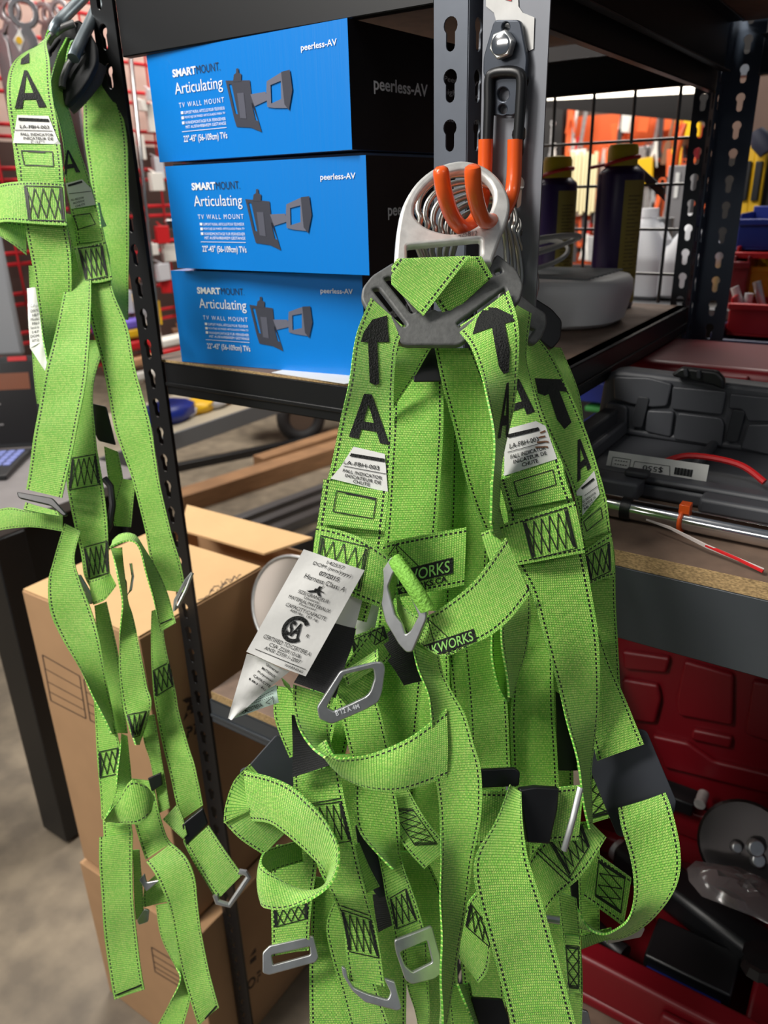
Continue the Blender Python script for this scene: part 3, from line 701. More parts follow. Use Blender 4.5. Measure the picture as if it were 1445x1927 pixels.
# chest strap with printed logo, two visible runs
c1 = S(h1, [(700, 1040, 690, 1140, .606), (727, 1022, 722, 1130, .603), (800, 1006, 796, 1116, .600), (877, 992, 873, 1101, .600)], 'chest_strap')
c2 = S(h1, [(952, 1012, 996, 1118, .556), (920, 1058, 958, 1166, .553), (889, 1097, 922, 1196, .552), (850, 1130, 880, 1216, .553), (812, 1155, 838, 1234, .556), (786, 1158, 800, 1218, .562), (760, 1140, 768, 1190, .566), (742, 1105, 748, 1150, .572)], 'chest_strap')
def logo(dobj, par, q):
    """q = TL,TR,BR,BL of the printed patch: peak triangle, black bar with letters, web address"""
    d = Decal([dobj], .0005)
    T = lambda u, v: bil(q, u, v)
    tri = [T(.0, .56), T(.30, .0), T(.60, .56)]
    d.line(tri, 1.6, closed=True); d.line([T(.30, 0), T(.34, .56)], 1.4)
    for k in range(7):
        for j in range(k + 1):
            u = .30 - .28 * (k + 1) / 8 * .9 + .5 * (j + .3) / (k + 1) * (k + 1) / 8; c = T(u, .08 + k * .065)
            d.line([c, c + np.array([2.2, 0])], 1.6)
    # black bar pieces around green letters: bar drawn as frame, letters cut by drawing them in webbing green
    d.poly([T(.0, .56), T(1.0, .44), T(1.0, .78), T(.0, .84)]); d.text([T(.12, .88), T(.92, .80), T(.93, .93), T(.13, 1.0)], 'PEAKWORKS.CA', .03, nu=8, nv=1)
    d.build('printed_logo', INK, par)
    e = Decal([dobj], .0009); e.text([T(.03, .60), T(.96, .49), T(.96, .74), T(.03, .80)], 'PEAKWORKS', .01, nu=8, nv=2)
    e.build('logo_letters', mat('logo_green', (150, 214, 110), .6), par)
logo(c1, h1, [(700, 1030), (852, 1010), (852, 1098), (705, 1130)])
logo(c2, h1, [(770, 1168), (884, 1152), (900, 1222), (785, 1262)])
S(h1, [(948, 1120, 998, 1120, .592), (943, 1175, 998, 1160, .594, .3), (946, 1220, 990, 1218, .60, .7), (952, 1270, 976, 1268, .606, .9), (957, 1312, 964, 1314, .61, 1)], 'chest_strap')
plate_px('chest_buckle', STEEL, h1, Plane(765, 1140, .553, (-.45, .1, -1)), round_poly([(737, 1047), (712, 1085), (711, 1106), (727, 1170), (752, 1212), (766, 1227), (777, 1226), (803, 1165), (804, 1143), (788, 1118), (752, 1052)], 5),
         [round_poly([(742, 1076), (731, 1104), (745, 1158), (757, 1172), (764, 1194), (774, 1186), (789, 1158), (779, 1135), (750, 1076)], 4)], .0035, .0009)
r1 = MB(); r1.tube([U(742, 1054, .556), U(760, 1078, .550), U(785, 1115, .546), U(803, 1146, .548)], .0068, 16, flat=.75); r1.build('rolled_strap', mat('roll_green', (136, 200, 76), .65, noise=.22, nscale=420, bump=.9), h1, smooth=True)
# lower D buckle
pb = Plane(690, 1310, .566, (.2, .1, -1))
b2 = plate_px('leg_buckle', STEEL, h1, pb, round_poly([(708, 1244), (720, 1245), (725, 1256), (719, 1300), (712, 1320), (688, 1334), (624, 1362), (600, 1352), (596, 1330), (640, 1262)], 6), [round_poly([(702, 1256), (705, 1275), (697, 1300), (690, 1309), (660, 1324), (628, 1338), (614, 1330), (648, 1268)], 5)], .0035, .0009)
remember(b2, type('o', (), {'v': [tuple(Matrix.Translation(h1.location) @ v.co) for v in b2.data.vertices], 'f': [tuple(p.vertices) for p in b2.data.polygons]}))
d = Decal([b2], .0003); d.text([(630, 1338), (674, 1324), (677, 1332), (633, 1347)], 'B 12 A 4M', .01, nu=4, nv=1); d.build('stamped_text', WHITEP, h1)
S(h1, [(700, 1180, 735, 1235, .585), (668, 1225, 715, 1262, .580), (640, 1262, 706, 1300, .578), (618, 1290, 660, 1335, .58)], 'leg_strap', wob=.002)
S(h1, [(640, 1265, 712, 1222, .572), (648, 1278, 712, 1240, .566), (652, 1290, 704, 1258, .568)], 'leg_strap', W=.03)
x = S(h1, [(655, 1200, 670, 1240, .586), (690, 1188, 700, 1225, .584), (722, 1176, 732, 1205, .586)], 'leg_strap', W=.04); d = Decal([x]); stitch_box(d, [(662, 1205), (722, 1180), (728, 1200), (668, 1236)], 5); d.build('stitching', THREAD, h1)
# black elastic keepers
S(h1, [(612, 1166, 670, 1183, .566), (604, 1200, 661, 1220, .564), (580, 1240, 646, 1262, .562), (553, 1284, 632, 1313, .562)], 'elastic_keeper', BLACKWEB, th=.0028)
S(h1, [(552, 1288, 628, 1313, .572), (552, 1330, 622, 1345, .572), (563, 1370, 619, 1378, .570, .3), (588, 1405, 621, 1402, .568, .6), (612, 1425, 628, 1418, .564, .8)], 'leg_strap')
S(h1, [(612, 1392, 600, 1402, .566, .5), (630, 1422, 624, 1440, .562, .5), (655, 1426, 650, 1466, .558, .3), (700, 1419, 704, 1486, .556), (770, 1388, 762, 1487, .556), (840, 1335, 840, 1462, .562)], 'leg_strap', crown=.003)
S(h1, [(549, 1345, 590, 1352, .585), (551, 1405, 608, 1400, .582), (550, 1463, 621, 1440, .578)], 'elastic_keeper', BLACKWEB, th=.0028)
s13 = S(h1, [(552, 1460, 637, 1440, .592), (556, 1505, 648, 1502, .588), (580, 1560, 662, 1562, .585), (598, 1630, 677, 1632, .583), (628, 1690, 693, 1695, .582), (645, 1740, 706, 1740, .580), (652, 1800, 716, 1797, .578), (658, 1846, 724, 1856, .578)], 'leg_strap')
d = Decal([s13]); stitch_box(d, [(585, 1516), (641, 1508), (660, 1582), (603, 1592)], 4); d.line([(585, 1512), (640, 1502)]); stitch_box(d, [(643, 1712), (697, 1730), (713, 1802), (657, 1790)], 4); d.line([(641, 1704), (694, 1722)], 1.8); d.build('stitching', THREAD, h1)
plate_px('leg_buckle', STEEL, h1, Plane(700, 1860, .576, (.1, -.2, -1)), round_poly([(642, 1817), (651, 1820), (655, 1840), (666, 1857), (690, 1868), (730, 1880), (735, 1867), (722, 1839), (743, 1846), (756, 1896), (748, 1901), (687, 1885), (663, 1864), (645, 1835)], 4), (), .0035, .0009)
# big twisted strap hanging in front
S(h1, [(772, 1195, 826, 1232, .566), (785, 1258, 832, 1262, .566, .3), (806, 1310, 850, 1302, .562, .3), (812, 1355, 874, 1345, .560, .2), (814, 1402, 890, 1396, .560), (819, 1460, 905, 1452, .560), (827, 1530, 905, 1530, .562), (829, 1610, 891, 1606, .565, .2), (829, 1700, 876, 1705, .568, .4), (830, 1800, 860, 1808, .570, .7), (831, 1860, 849, 1865, .572, .8), (831, 1935, 839, 1935, .574, .9)], 'leg_strap', crown=.003)
S(h1, [(960, 1476, 980, 1490, .575), (933, 1544, 983, 1548, .566), (897, 1605, 992, 1608, .560), (892, 1650, 1004, 1650, .557), (901, 1700, 1018, 1692, .556), (919, 1765, 1037, 1758, .556), (940, 1841, 1058, 1834, .556), (964, 1940, 1086, 1936, .556)], 'leg_strap', crown=.002)
S(h1, [(900, 1488, 893, 1590, .598), (940, 1489, 935, 1590, .596), (985, 1485, 985, 1590, .592), (1050, 1482, 1040, 1583, .590), (1096, 1478, 1086, 1580, .596)], 'sub_pelvic_strap')
plate_px('strap_keeper', BLKP, h1, Plane(1010, 1530, .582, (.2, 0, -1)), round_poly([(975, 1483), (1006, 1478), (1050, 1481), (1047, 1520), (1032, 1586), (989, 1583), (978, 1510)], 4), (), .006, .0015)
plate_px('strap_slider', BLKP, h1, Plane(940, 1460, .590, (0, 0, -1)), round_poly([(900, 1447), (968, 1444), (978, 1452), (976, 1478), (902, 1482)], 4), (), .004, .001)
m = MB(); m.tube([U(1092, 1482, .578), U(1078, 1540, .572), U(1061, 1600, .576)], .0019, 8, flat=1.3); m.build('leg_buckle', STEEL, h1, smooth=True)
# white certification tag
tagq = [(571, 1034), (686, 1073), (575, 1273), (463, 1227)]
quad_sheet('tag_page', PAPER, h1, [(640, 1080), (690, 1100), (668, 1182), (612, 1168)], (.560, .562, .566, .562))
tg2 = quad_sheet('tag_page', PAPER, h1, [(464, 1231), (545, 1262), (440, 1352), (428, 1354)], (.556, .560, .566, .566), wob=.002)
d = Decal([tg2], .0004)
for k, s in enumerate(('GRANDEUR', 'Universal', 'MATERIAUX', 'Polyester', 'CAPACITE', '181 kg')): d.text([(470 + k * 0 + (5 - k) * 8, 1240 + k * 7), (505 + (5 - k) * 5, 1254 + k * 9), (502 + (5 - k) * 5, 1258 + k * 9), (468 + (5 - k) * 8, 1245 + k * 7)], s, .01, nu=3, nv=1)
d.build('tag_print', INK, h1)
tg3 = quad_sheet('tag_page', MINT, h1, [(519, 1289), (525, 1322), (432, 1355), (450, 1325)], (.565, .566, .570, .568))
d = Decal([tg3], .0004); d.text([(447, 1338), (492, 1322), (495, 1329), (450, 1346)], 'TNEMESSITREVA', .01, nu=4, nv=1); d.line([(500, 1322), (513, 1312), (516, 1325)], 1, closed=True)
for k in range(3): d.line([(470 + k * 8, 1325 - k * 6), (515, 1310 - k * 6)], 1, dash=4)
d.build('tag_print', INK, h1)
tg = quad_sheet('certification_tag', PAPER, h1, tagq, (.545, .545, .552, .552), n=12, wob=.0015)
d = Decal([tg], .0004)
def tl(u0, v0, u1, v1, s, b=.0): d.text(sub(tagq, u0, v0, u1, v1), s, b, nu=8, nv=1)
tl(.42, .022, .70, .052, '142557', 0); tl(.24, .065, .86, .105, 'DOM (mm/yyyy)'); tl(.40, .125, .72, .165, '07/2015', .012); tl(.22, .185, .88, .228, 'Harness Class: A')
tl(.25, .335, .75, .365, 'SIZE/GRANDEUR'); tl(.38, .37, .62, .395, 'Universal'); tl(.16, .405, .84, .435, 'MATERIAL/MATERIAUX'); tl(.36, .44, .64, .465, 'Polyester'); tl(.18, .475, .84, .508, 'CAPACITY/CAPACITE'); tl(.28, .515, .74, .545, '400 lbs  181 kg')
tl(.12, .795, .90, .832, 'CERTIFIED TO/CERTIFIE A'); tl(.26, .845, .78, .878, 'CSA Z259.10-06'); tl(.22, .888, .82, .92, 'ANSI Z359.1-2007'); tl(.62, .962, .93, .985, 'WARNING')
d.line([bil(tagq, .1, .945), bil(tagq, .95, .945)], 1.2)
# climbing figure pictogram and CSA mark
man = [[(.50, .25), (.54, .25), (.53, .28), (.49, .28)], [(.46, .28), (.54, .275), (.56, .30), (.50, .315), (.45, .305)], [(.45, .30), (.50, .31), (.42, .33), (.36, .325)], [(.50, .30), (.56, .305), (.60, .33), (.55, .33)], [(.54, .28), (.62, .29), (.61, .296), (.53, .29)]]
for p in man: d.poly([bil(tagq, *t) for t in p], 2, 2)
d.line([bil(tagq, .56, .235), bil(tagq, .52, .28)], 1)
cc = lambda a, r: bil(tagq, .5 + r * math.cos(a), .665 + r * .62 * math.sin(a))
for rr in (.165, .185, .15): d.line([cc(math.radians(40 + i * 8), rr) for i in range(36)], 3.2)
d.text(sub(tagq, .39, .60, .61, .735), 'SA', .03, nu=4, nv=3); d.text(sub(tagq, .70, .665, .745, .695), 'R', .0, nu=1, nv=1)
d.build('tag_print', INK, h1)
x = quad_sheet('tag_page', PAPER, h1, [(672, 1140), (718, 1120), (706, 1180), (668, 1215)], (.592, .59, .59, .592))
S(h1, [(529, 1275, 545, 1290, .575), (535, 1290, 550, 1305, .575)], 'tag_loop', W=.01)

# ------------------------------------------------------------------ second harness
s7 = S(h2, [(952, 560, 1000, 590, .640), (962, 630, 990, 668, .632), (958, 690, 1000, 712, .625), (940, 770, 1019, 780, .618), (940, 834, 1043, 838, .612), (945, 885, 1060, 879, .608), (952, 940, 1078, 943, .604), (958, 993, 1089, 993, .601), (970, 1055, 1100, 1042, .600), (998, 1110, 1111, 1106, .600), (1019, 1179, 1124, 1185, .600), (1041, 1260, 1128, 1262, .602), (1061, 1335, 1127, 1328, .606, .4), (1080, 1405, 1117, 1398, .608, .6), (1092, 1470, 1112, 1468, .61, .8), (1108, 1560, 1113, 1560, .614, .9)], 'shoulder_strap')
plate_px('yoke_plate', PLATEG, h2, Plane(1000, 580, .650, (.2, -.1, -1)), round_poly([(960, 540), (1000, 575), (1025, 592), (1027, 612), (1018, 636), (1003, 652), (975, 640), (960, 600)], 7), [round_poly([(978, 612), (1004, 622), (990, 640), (976, 636)], 3)], .0075, .0018)
d = Decal([s7], .0005)
letterA(d, [(948, 716), (992, 712), (1006, 775), (944, 800)]); d.build('printed_letter', INK, h2)
f2 = Decal([s7], .0008); q7 = [(942, 812), (1010, 793), (1048, 862), (940, 900)]
f2.poly([(952, 808), (1008, 793), (1026, 802), (1048, 864), (948, 896), (934, 925), (934, 860)]); f2 = f2.build('fall_label', PAPER, h2); fall_text(h2, f2, [(950, 812), (1012, 796), (1046, 862), (944, 890)])
d = Decal([f2], .0006); [d.line([(1016 - k * 3, 815 + k * 9), (1026, 811 + k * 10), (1034 - k, 812 + k * 10)], 3) for k in range(4)]; d.build('dirt_mark', mat('dirt', (120, 84, 60), .9), h2)
pk = S(h2, [(938, 905, 1054, 862, .600), (946, 930, 1064, 905, .597), (954, 962, 1076, 938, .595)], 'stitched_pocket', th=.0022, W=.05)
d = Decal([pk], .0005); d.line([(967, 907), (1040, 884), (1046, 912), (975, 935)], 1.8, closed=True); d.build('stitching', THREAD, h2)
p2 = S(h2, [(905, 1003, 925, 1066, .600), (950, 985, 970, 1064, .594), (1015, 964, 1034, 1052, .589), (1080, 944, 1100, 1040, .590)], 'chest_strap')
d = Decal([p2], .0005); stitch_box(d, [(984, 982), (1066, 955), (1084, 1032), (1002, 1052)], 5, 2.0); d.build('stitching', THREAD, h2)
S(h2, [(922, 905, 934, 915, .588, .8), (924, 950, 940, 956, .588, .8), (928, 1000, 950, 996, .59, .7), (940, 1015, 960, 1005, .595)], 'strap_fold')
S(h2, [(926, 930, 935, 935, .583, .8), (924, 965, 932, 972, .583, .8), (928, 986, 938, 984, .584, .8)], 'strap_fold', W=.03)
S(h2, [(1000, 1090, 1040, 1100, .640), (985, 1170, 1040, 1175, .642), (970, 1240, 1040, 1240, .643), (961, 1340, 1043, 1340, .644), (963, 1450, 1050, 1450, .646), (962, 1530, 1054, 1530, .65)], 'back_strap')
S(h2, [(880, 1140, 950, 1140, .636), (872, 1200, 944, 1190, .634), (880, 1300, 952, 1290, .632), (885, 1380, 957, 1375, .632), (886, 1460, 960, 1455, .634)], 'leg_strap')
S(h2, [(925, 1160, 965, 1160, .62), (926, 1230, 962, 1228, .624, .6), (935, 1290, 957, 1290, .628, .8), (950, 1320, 960, 1320, .63, .9)], 'leg_strap')
x = S(h2, [(1110, 1545, 1140, 1575, .606), (1060, 1555, 1096, 1645, .600), (1008, 1600, 1046, 1690, .600), (975, 1655, 1010, 1745, .606)], 'leg_strap')
d = Decal([x]); stitch_box(d, [(1030, 1578), (1092, 1545), (1108, 1592), (1072, 1650)], 4); d.line([(1003, 1588), (1075, 1655)], 2); d.line([(1000, 1595), (1070, 1662)], 2); d.build('stitching', THREAD, h2)
S(h2, [(1050, 1680, 1084, 1690, .630), (1058, 1760, 1092, 1765, .628), (1066, 1840, 1096, 1845, .628), (1074, 1935, 1094, 1935, .63)], 'leg_strap', mt=GREEN)
x = S(h2, [(1062, 1760, 1092, 1762, .624), (1064, 1810, 1092, 1812, .623), (1070, 1868, 1092, 1870, .623)], 'leg_strap', W=.04); d = Decal([x]); stitch_box(d, [(1064, 1778), (1088, 1780), (1088, 1860), (1070, 1858)], 3, vertical=True); d.build('stitching', THREAD, h2)
x = S(h2, [(905, 1670, 935, 1720, .605), (880, 1700, 924, 1775, .604), (862, 1745, 918, 1825, .606), (862, 1800, 900, 1850, .61)], 'leg_strap')
d = Decal([x]); stitch_box(d, [(885, 1700), (912, 1735), (925, 1785), (876, 1742)], 3); d.build('stitching', THREAD, h2)
m = MB(); m.tube([U(1028, 1728, .59), U(1053, 1732, .588)], .0028, 8); m.build('leg_buckle', STEEL, h2, smooth=True)
S(h2, [(842, 1860, 885, 1850, .64), (850, 1935, 900, 1935, .64)], 'leg_strap'); 
S(h2, [(862, 1850, 870, 1852, .62, .8), (880, 1900, 890, 1895, .62, .8), (893, 1940, 905, 1940, .62, .8)], 'leg_strap')
plate_px('leg_pad_or_shade', BLKP, h2, Plane(915, 1900, .632, (0, 0, -1)), round_poly([(885, 1876), (945, 1880), (960, 1927), (905, 1940)], 5), (), .003)
# ------------------------------------------------------------------ rear right harness
s8 = S(h3, [(985, 640, 1006, 630, .662), (986, 690, 1036, 666, .656), (1003, 738, 1061, 712, .652), (1021, 790, 1088, 776, .648), (1048, 850, 1109, 829, .645), (1073, 905, 1125, 882, .642), (1086, 955, 1140, 938, .640), (1092, 1000, 1149, 1000, .64), (1098, 1045, 1156, 1046, .64), (1102, 1120, 1158, 1119, .642), (1108, 1200, 1161, 1191, .644), (1115, 1295, 1167, 1293, .65)], 'shoulder_strap')
d = Decal([s8], .0005); d.poly([(1006, 712), (1055, 714), (1068, 738), (1045, 735), (1025, 745), (1012, 740)]); d.poly([(1030, 735), (1052, 735), (1075, 795), (1062, 808), (1048, 790)]); d.build('printed_arrow', INK, h3); letterA(d, [(1080, 832), (1098, 822), (1112, 880), (1086, 908)]); d.build('printed_letter', INK, h3)
f3 = Decal([s8], .0008); f3.poly([(1118, 886), (1128, 930), (1087, 980), (1084, 925)], 4, 4); f3 = f3.build('fall_label', PAPER, h3)
d = Decal([f3], .0005); d.line([(1094, 920), (1122, 897)], 4); d.line([(1090, 940), (1124, 915)], 1)
for k, s in enumerate(('FALL INDICATOR', 'INICATEUR DE', 'CHUTE')): d.text([(1093, 944 + k * 8), (1120, 925 + k * 8), (1121, 929 + k * 8), (1094, 949 + k * 8)], s, .01, nu=3, nv=1)
d.build('label_print', INK, h3)
x = S(h3, [(1090, 985, 1140, 935, .634), (1094, 1020, 1148, 998, .632)], 'stitched_pocket', th=.0022); d = Decal([x], .0005); d.line([(1098, 982), (1130, 955), (1134, 975), (1104, 1000)], 1.6, closed=True); d.build('stitching', THREAD, h3)
x = S(h3, [(1093, 1040, 1103, 1105, .632), (1125, 1018, 1135, 1090, .630), (1150, 1003, 1156, 1085, .632)], 'chest_strap', W=.04); d = Decal([x], .0005); stitch_box(d, [(1102, 1045), (1146, 1020), (1148, 1075), (1112, 1092)], 3); d.build('stitching', THREAD, h3)
S(h3, [(1030, 652, 1055, 655, .700), (1050, 700, 1088, 735, .696), (1070, 780, 1100, 812, .692), (1090, 850, 1118, 870, .69), (1100, 950, 1132, 950, .69)], 'back_strap')
plate_px('yoke_plate', BLKP, h3, Plane(1035, 610, .69, (.3, 0, -1)), round_poly([(1000, 560), (1035, 582), (1055, 605), (1052, 640), (1035, 660), (1010, 640)], 8), (), .007, .0015)
S(h3, [(1080, 1185, 1127, 1188, .632), (1090, 1260, 1150, 1255, .630), (1104, 1340, 1181, 1326, .628), (1124, 1432, 1211, 1400, .626)], 'leg_strap')
plate_px('leg_pad_or_shade', PADM, h3, Plane(1190, 1460, .640, (-.2, 0, -1)), round_poly([(1060, 1330), (1110, 1395), (1203, 1371), (1217, 1376), (1272, 1506), (1268, 1530), (1250, 1545), (1170, 1575), (1160, 1570), (1105, 1435)], 6), (), .003)
S(h3, [(1163, 1521, 1252, 1492, .622), (1169, 1557, 1264, 1524, .612), (1186, 1613, 1278, 1588, .604), (1193, 1661, 1278, 1644, .600), (1190, 1703, 1260, 1690, .600), (1177, 1737, 1222, 1734, .606, .4), (1154, 1753, 1175, 1762, .62, .6), (1130, 1756, 1140, 1766, .632, .6), (1105, 1742, 1102, 1750, .642, .6), (1083, 1705, 1075, 1745, .65)], 'leg_strap', crown=.002)
x = S(h3, [(1118, 1600, 1098, 1690, .655), (1150, 1625, 1135, 1715, .652), (1188, 1652, 1172, 1742, .65)], 'leg_strap'); d = Decal([x]); stitch_box(d, [(1126, 1618), (1176, 1650), (1168, 1718), (1120, 1686)], 3, vertical=True); d.build('stitching', THREAD, h3)
S(h3, [(1085, 1570, 1128, 1565, .668), (1088, 1650, 1128, 1650, .666), (1092, 1760, 1128, 1755, .66)], 'leg_strap')
x = S(h3, [(1085, 1440, 1125, 1425, .660), (1098, 1500, 1140, 1480, .658), (1104, 1552, 1148, 1538, .656)], 'leg_strap'); d = Decal([x]); stitch_box(d, [(1112, 1460), (1136, 1452), (1144, 1530), (1110, 1540)], 3, vertical=True); d.build('stitching', THREAD, h3)
S(h3, [(1093, 1760, 1094, 1785, .64), (1120, 1752, 1130, 1772, .64), (1150, 1745, 1152, 1766, .64)], 'leg_strap', W=.03)
plate_px('leg_buckle', STEEL, h3, Plane(1200, 1750, .655, (.2, .2, -1)), round_poly([(1150, 1752), (1202, 1738), (1213, 1745), (1205, 1762), (1140, 1775)], 4), (), .003, .0008)
plate_px('leg_pad_or_shade', BLKP, h3, Plane(1100, 1700, .675, (0, 0, -1)), round_poly([(1072, 1660), (1092, 1650), (1112, 1720), (1080, 1730)], 4), (), .003)
plate_px('leg_buckle', STEEL, h3, Plane(1100, 1905, .64, (0, 0, -1)), round_poly([(1092, 1898), (1106, 1902), (1112, 1927), (1100, 1945), (1090, 1940)], 4), (), .003, .0008)
# ------------------------------------------------------------------ rearmost harness, curled strap and lower left parts
S(h4, [(462, 1450, 475, 1545, .600), (505, 1462, 508, 1549, .585), (546, 1480, 535, 1566, .575), (581, 1507, 567, 1594, .566), (612, 1542, 594, 1621, .560), (633, 1583, 611, 1640, .556, .2), (636, 1618, 617, 1656, .556, .5), (626, 1655, 613, 1674, .560, .8), (606, 1680, 596, 1680, .566, .8), (575, 1699, 558, 1671, .570, .5), (539, 1711, 521, 1650, .572, .3), (507, 1711, 498, 1634, .576, .2), (491, 1700, 491, 1620, .586, .2), (493, 1660, 500, 1600, .606, .3), (512, 1640, 524, 1592, .62, .3), (570, 1620, 570, 1580, .635)], 'leg_strap', crown=.002)
plate_px('leg_pad_or_shade', PADM, h4, Plane(500, 1440, .625, (.2, 0, -1)), round_poly([(452, 1448), (467, 1442), (520, 1382), (560, 1415), (560, 1500), (470, 1512), (450, 1480)], 6), (), .003)
S(h4, [(470, 1438, 500, 1470, .612), (440, 1470, 480, 1500, .602), (424, 1515, 474, 1518, .598), (421, 1548, 474, 1523, .598)], 'leg_strap')
S(h4, [(421, 1546, 474, 1524, .600), (450, 1576, 500, 1530, .602), (497, 1608, 545, 1560, .608)], 'leg_strap')
x = S(h4, [(520, 1590, 600, 1590, .642), (512, 1640, 595, 1640, .638), (510, 1700, 588, 1690, .634), (511, 1750, 583, 1742, .632), (512, 1798, 581, 1788, .632)], 'leg_strap')
d = Decal([x]); stitch_box(d, [(516, 1712), (578, 1700), (578, 1728), (518, 1744)], 4); d.line([(540, 1598), (590, 1590)]); d.build('stitching', THREAD, h4)
plate_px('leg_buckle', STEEL, h4, Plane(540, 1810, .628, (.1, -.2, -1)), round_poly([(494, 1792), (507, 1779), (590, 1760), (600, 1800), (594, 1810), (506, 1834), (494, 1830)], 4), [round_poly([(511, 1796), (583, 1780), (584, 1796), (514, 1815)], 3)], .0035, .0009)
S(h4, [(588, 1650, 655, 1660, .646), (585, 1740, 660, 1745, .644), (582, 1820, 668, 1825, .644), (583, 1940, 680, 1940, .645)], 'leg_strap')
S(h4, [(632, 1690, 660, 1700, .634), (614, 1740, 668, 1745, .630), (624, 1800, 690, 1800, .628), (643, 1868, 710, 1860, .628), (662, 1940, 735, 1935, .63)], 'leg_strap')
x = S(h4, [(700, 1560, 742, 1545, .612), (718, 1640, 758, 1625, .606), (726, 1690, 772, 1665, .600), (736, 1730, 786, 1705, .598), (746, 1790, 804, 1768, .596)], 'leg_strap', W=.04); d = Decal([x]); stitch_box(d, [(734, 1690), (764, 1672), (784, 1732), (746, 1748)], 3); d.build('stitching', THREAD, h4)
plate_px('leg_buckle', STEEL, h4, Plane(790, 1800, .590, (.2, -.1, -1)), round_poly([(741, 1768), (812, 1741), (827, 1795), (829, 1830), (818, 1840), (774, 1851), (762, 1843), (744, 1790)], 5), [round_poly([(752, 1790), (803, 1768), (813, 1810), (776, 1828), (762, 1816)], 4)], .0035, .0009)
S(h4, [(760, 1785, 803, 1775, .602), (765, 1850, 806, 1845, .604), (780, 1900, 808, 1900, .606), (788, 1940, 806, 1940, .61)], 'leg_strap', W=.04)
S(h4, [(668, 1470, 742, 1478, .600), (667, 1520, 750, 1530, .596), (676, 1565, 752, 1572, .594, .2), (710, 1605, 750, 1605, .594, .6), (738, 1636, 745, 1634, .596, .9)], 'leg_strap')
x = S(h4, [(722, 1480, 765, 1478, .612), (733, 1530, 785, 1515, .606), (756, 1585, 808, 1550, .602), (798, 1634, 846, 1595, .602)], 'leg_strap'); d = Decal([x]); stitch_box(d, [(735, 1520), (776, 1522), (822, 1588), (780, 1590)], 5, 1.4, vertical=True); d.build('stitching', THREAD, h4)
plate_px('leg_pad_or_shade', PADM, h4, Plane(715, 1620, .613, (.2, 0, -1)), round_poly([(668, 1552), (690, 1560), (752, 1610), (763, 1645), (744, 1676), (712, 1690), (680, 1640)], 6), (), .003)
S(h4, [(701, 1684, 738, 1680, .620), (706, 1720, 742, 1718, .618), (712, 1753, 742, 1740, .618)], 'elastic_keeper', BLACKWEB, W=.035)
S(h4, [(668, 1590, 676, 1586, .604), (680, 1640, 694, 1630, .602), (690, 1682, 714, 1668, .602)], 'strap_fold', W=.02)
# further straps deep inside the bundle
for k, (a, b, c, e, z) in enumerate(((790, 690, 800, 1150, .676), (838, 700, 850, 1150, .684), (900, 700, 905, 1160, .69), (700, 800, 690, 1150, .68), (640, 1130, 560, 1480, .69), (700, 1150, 690, 1935, .70), (770, 1180, 790, 1935, .705), (840, 1180, 880, 1935, .71), (930, 1160, 960, 1935, .70), (1000, 1180, 1010, 1935, .69), (560, 1330, 520, 1500, .67), (622, 1420, 640, 1640, .665))):
    w = 76 * .68 / z
    S((h4, h2, h4, h4, h4, h2, h4, h3, h2, h3, h4, h4)[k], [(a, b, a + w, b, z), ((a + c) / 2 + random.uniform(-20, 20), (b + e) / 2, (a + c) / 2 + w, (b + e) / 2 + 8, z), (c, e, c + w, e, z)], 'inner_strap')
S(h4, [(740, 1600, 800, 1610, .64), (770, 1680, 830, 1680, .64), (790, 1800, 850, 1800, .64)], 'inner_strap')
S(h4, [(640, 1150, 715, 1150, .632), (630, 1270, 700, 1270, .628), (645, 1360, 720, 1355, .626), (665, 1440, 740, 1440, .626)], 'inner_strap')
S(h4, [(518, 1290, 580, 1300, .615), (516, 1350, 575, 1350, .612), (545, 1425, 600, 1410, .61)], 'inner_strap')
S(h4, [(700, 1215, 760, 1165, .618), (735, 1250, 790, 1225, .618), (760, 1290, 800, 1280, .62)], 'elastic_keeper', BLACKWEB)
m = MB(); m.add([tuple(U(x, y, z)) for z in (.672, .676) for x, y in ((1045, 1300), (1085, 1330), (1090, 1450), (1050, 1450))], [(0, 3, 2, 1), (4, 5, 6, 7), (0, 1, 5, 4), (1, 2, 6, 5), (2, 3, 7, 6), (3, 0, 4, 7)]); m.build('leg_pad_or_shade', BLKP, h2)  # no pad here: black sheet painting the shade in the gap between straps

# ------------------------------------------------------------------ rings of the other harnesses nested behind on the prongs
ringpts = [(0.00, .0), (.86, .25), (1.0, .75)]
def rod_ring(par, cx, cy, z, rx, ry, tail, r=.0027, roll=0.0, nm='dorsal_ring'):
    pts = []
    for i in range(17):
        a = math.radians(200 - 220 * i / 16); x = cx + rx * math.cos(a + roll); y = cy - ry * math.sin(a + roll); pts.append(U(x, y, z))
    e = pts[-1]; s0 = pts[0]
    pts += [U(cx + rx * 1.0 + tail * .35, cy + ry * 1.1, z + .012), U(cx + rx * .98 + tail * .6, cy + ry * 2.0, z + .02), U(cx + rx * .75 + tail * .5, cy + ry * 3.0, z + .028)]
    pts = [U(cx - rx * .75, cy + ry * 1.9, z + .02), U(cx - rx * 1.02, cy + ry * 1.0, z + .008)] + pts
    m = MB(); m.tube(smooth_poly(pts, 4, False), r, 12); return m.build(nm, RODM, par, smooth=True)
ri = 0
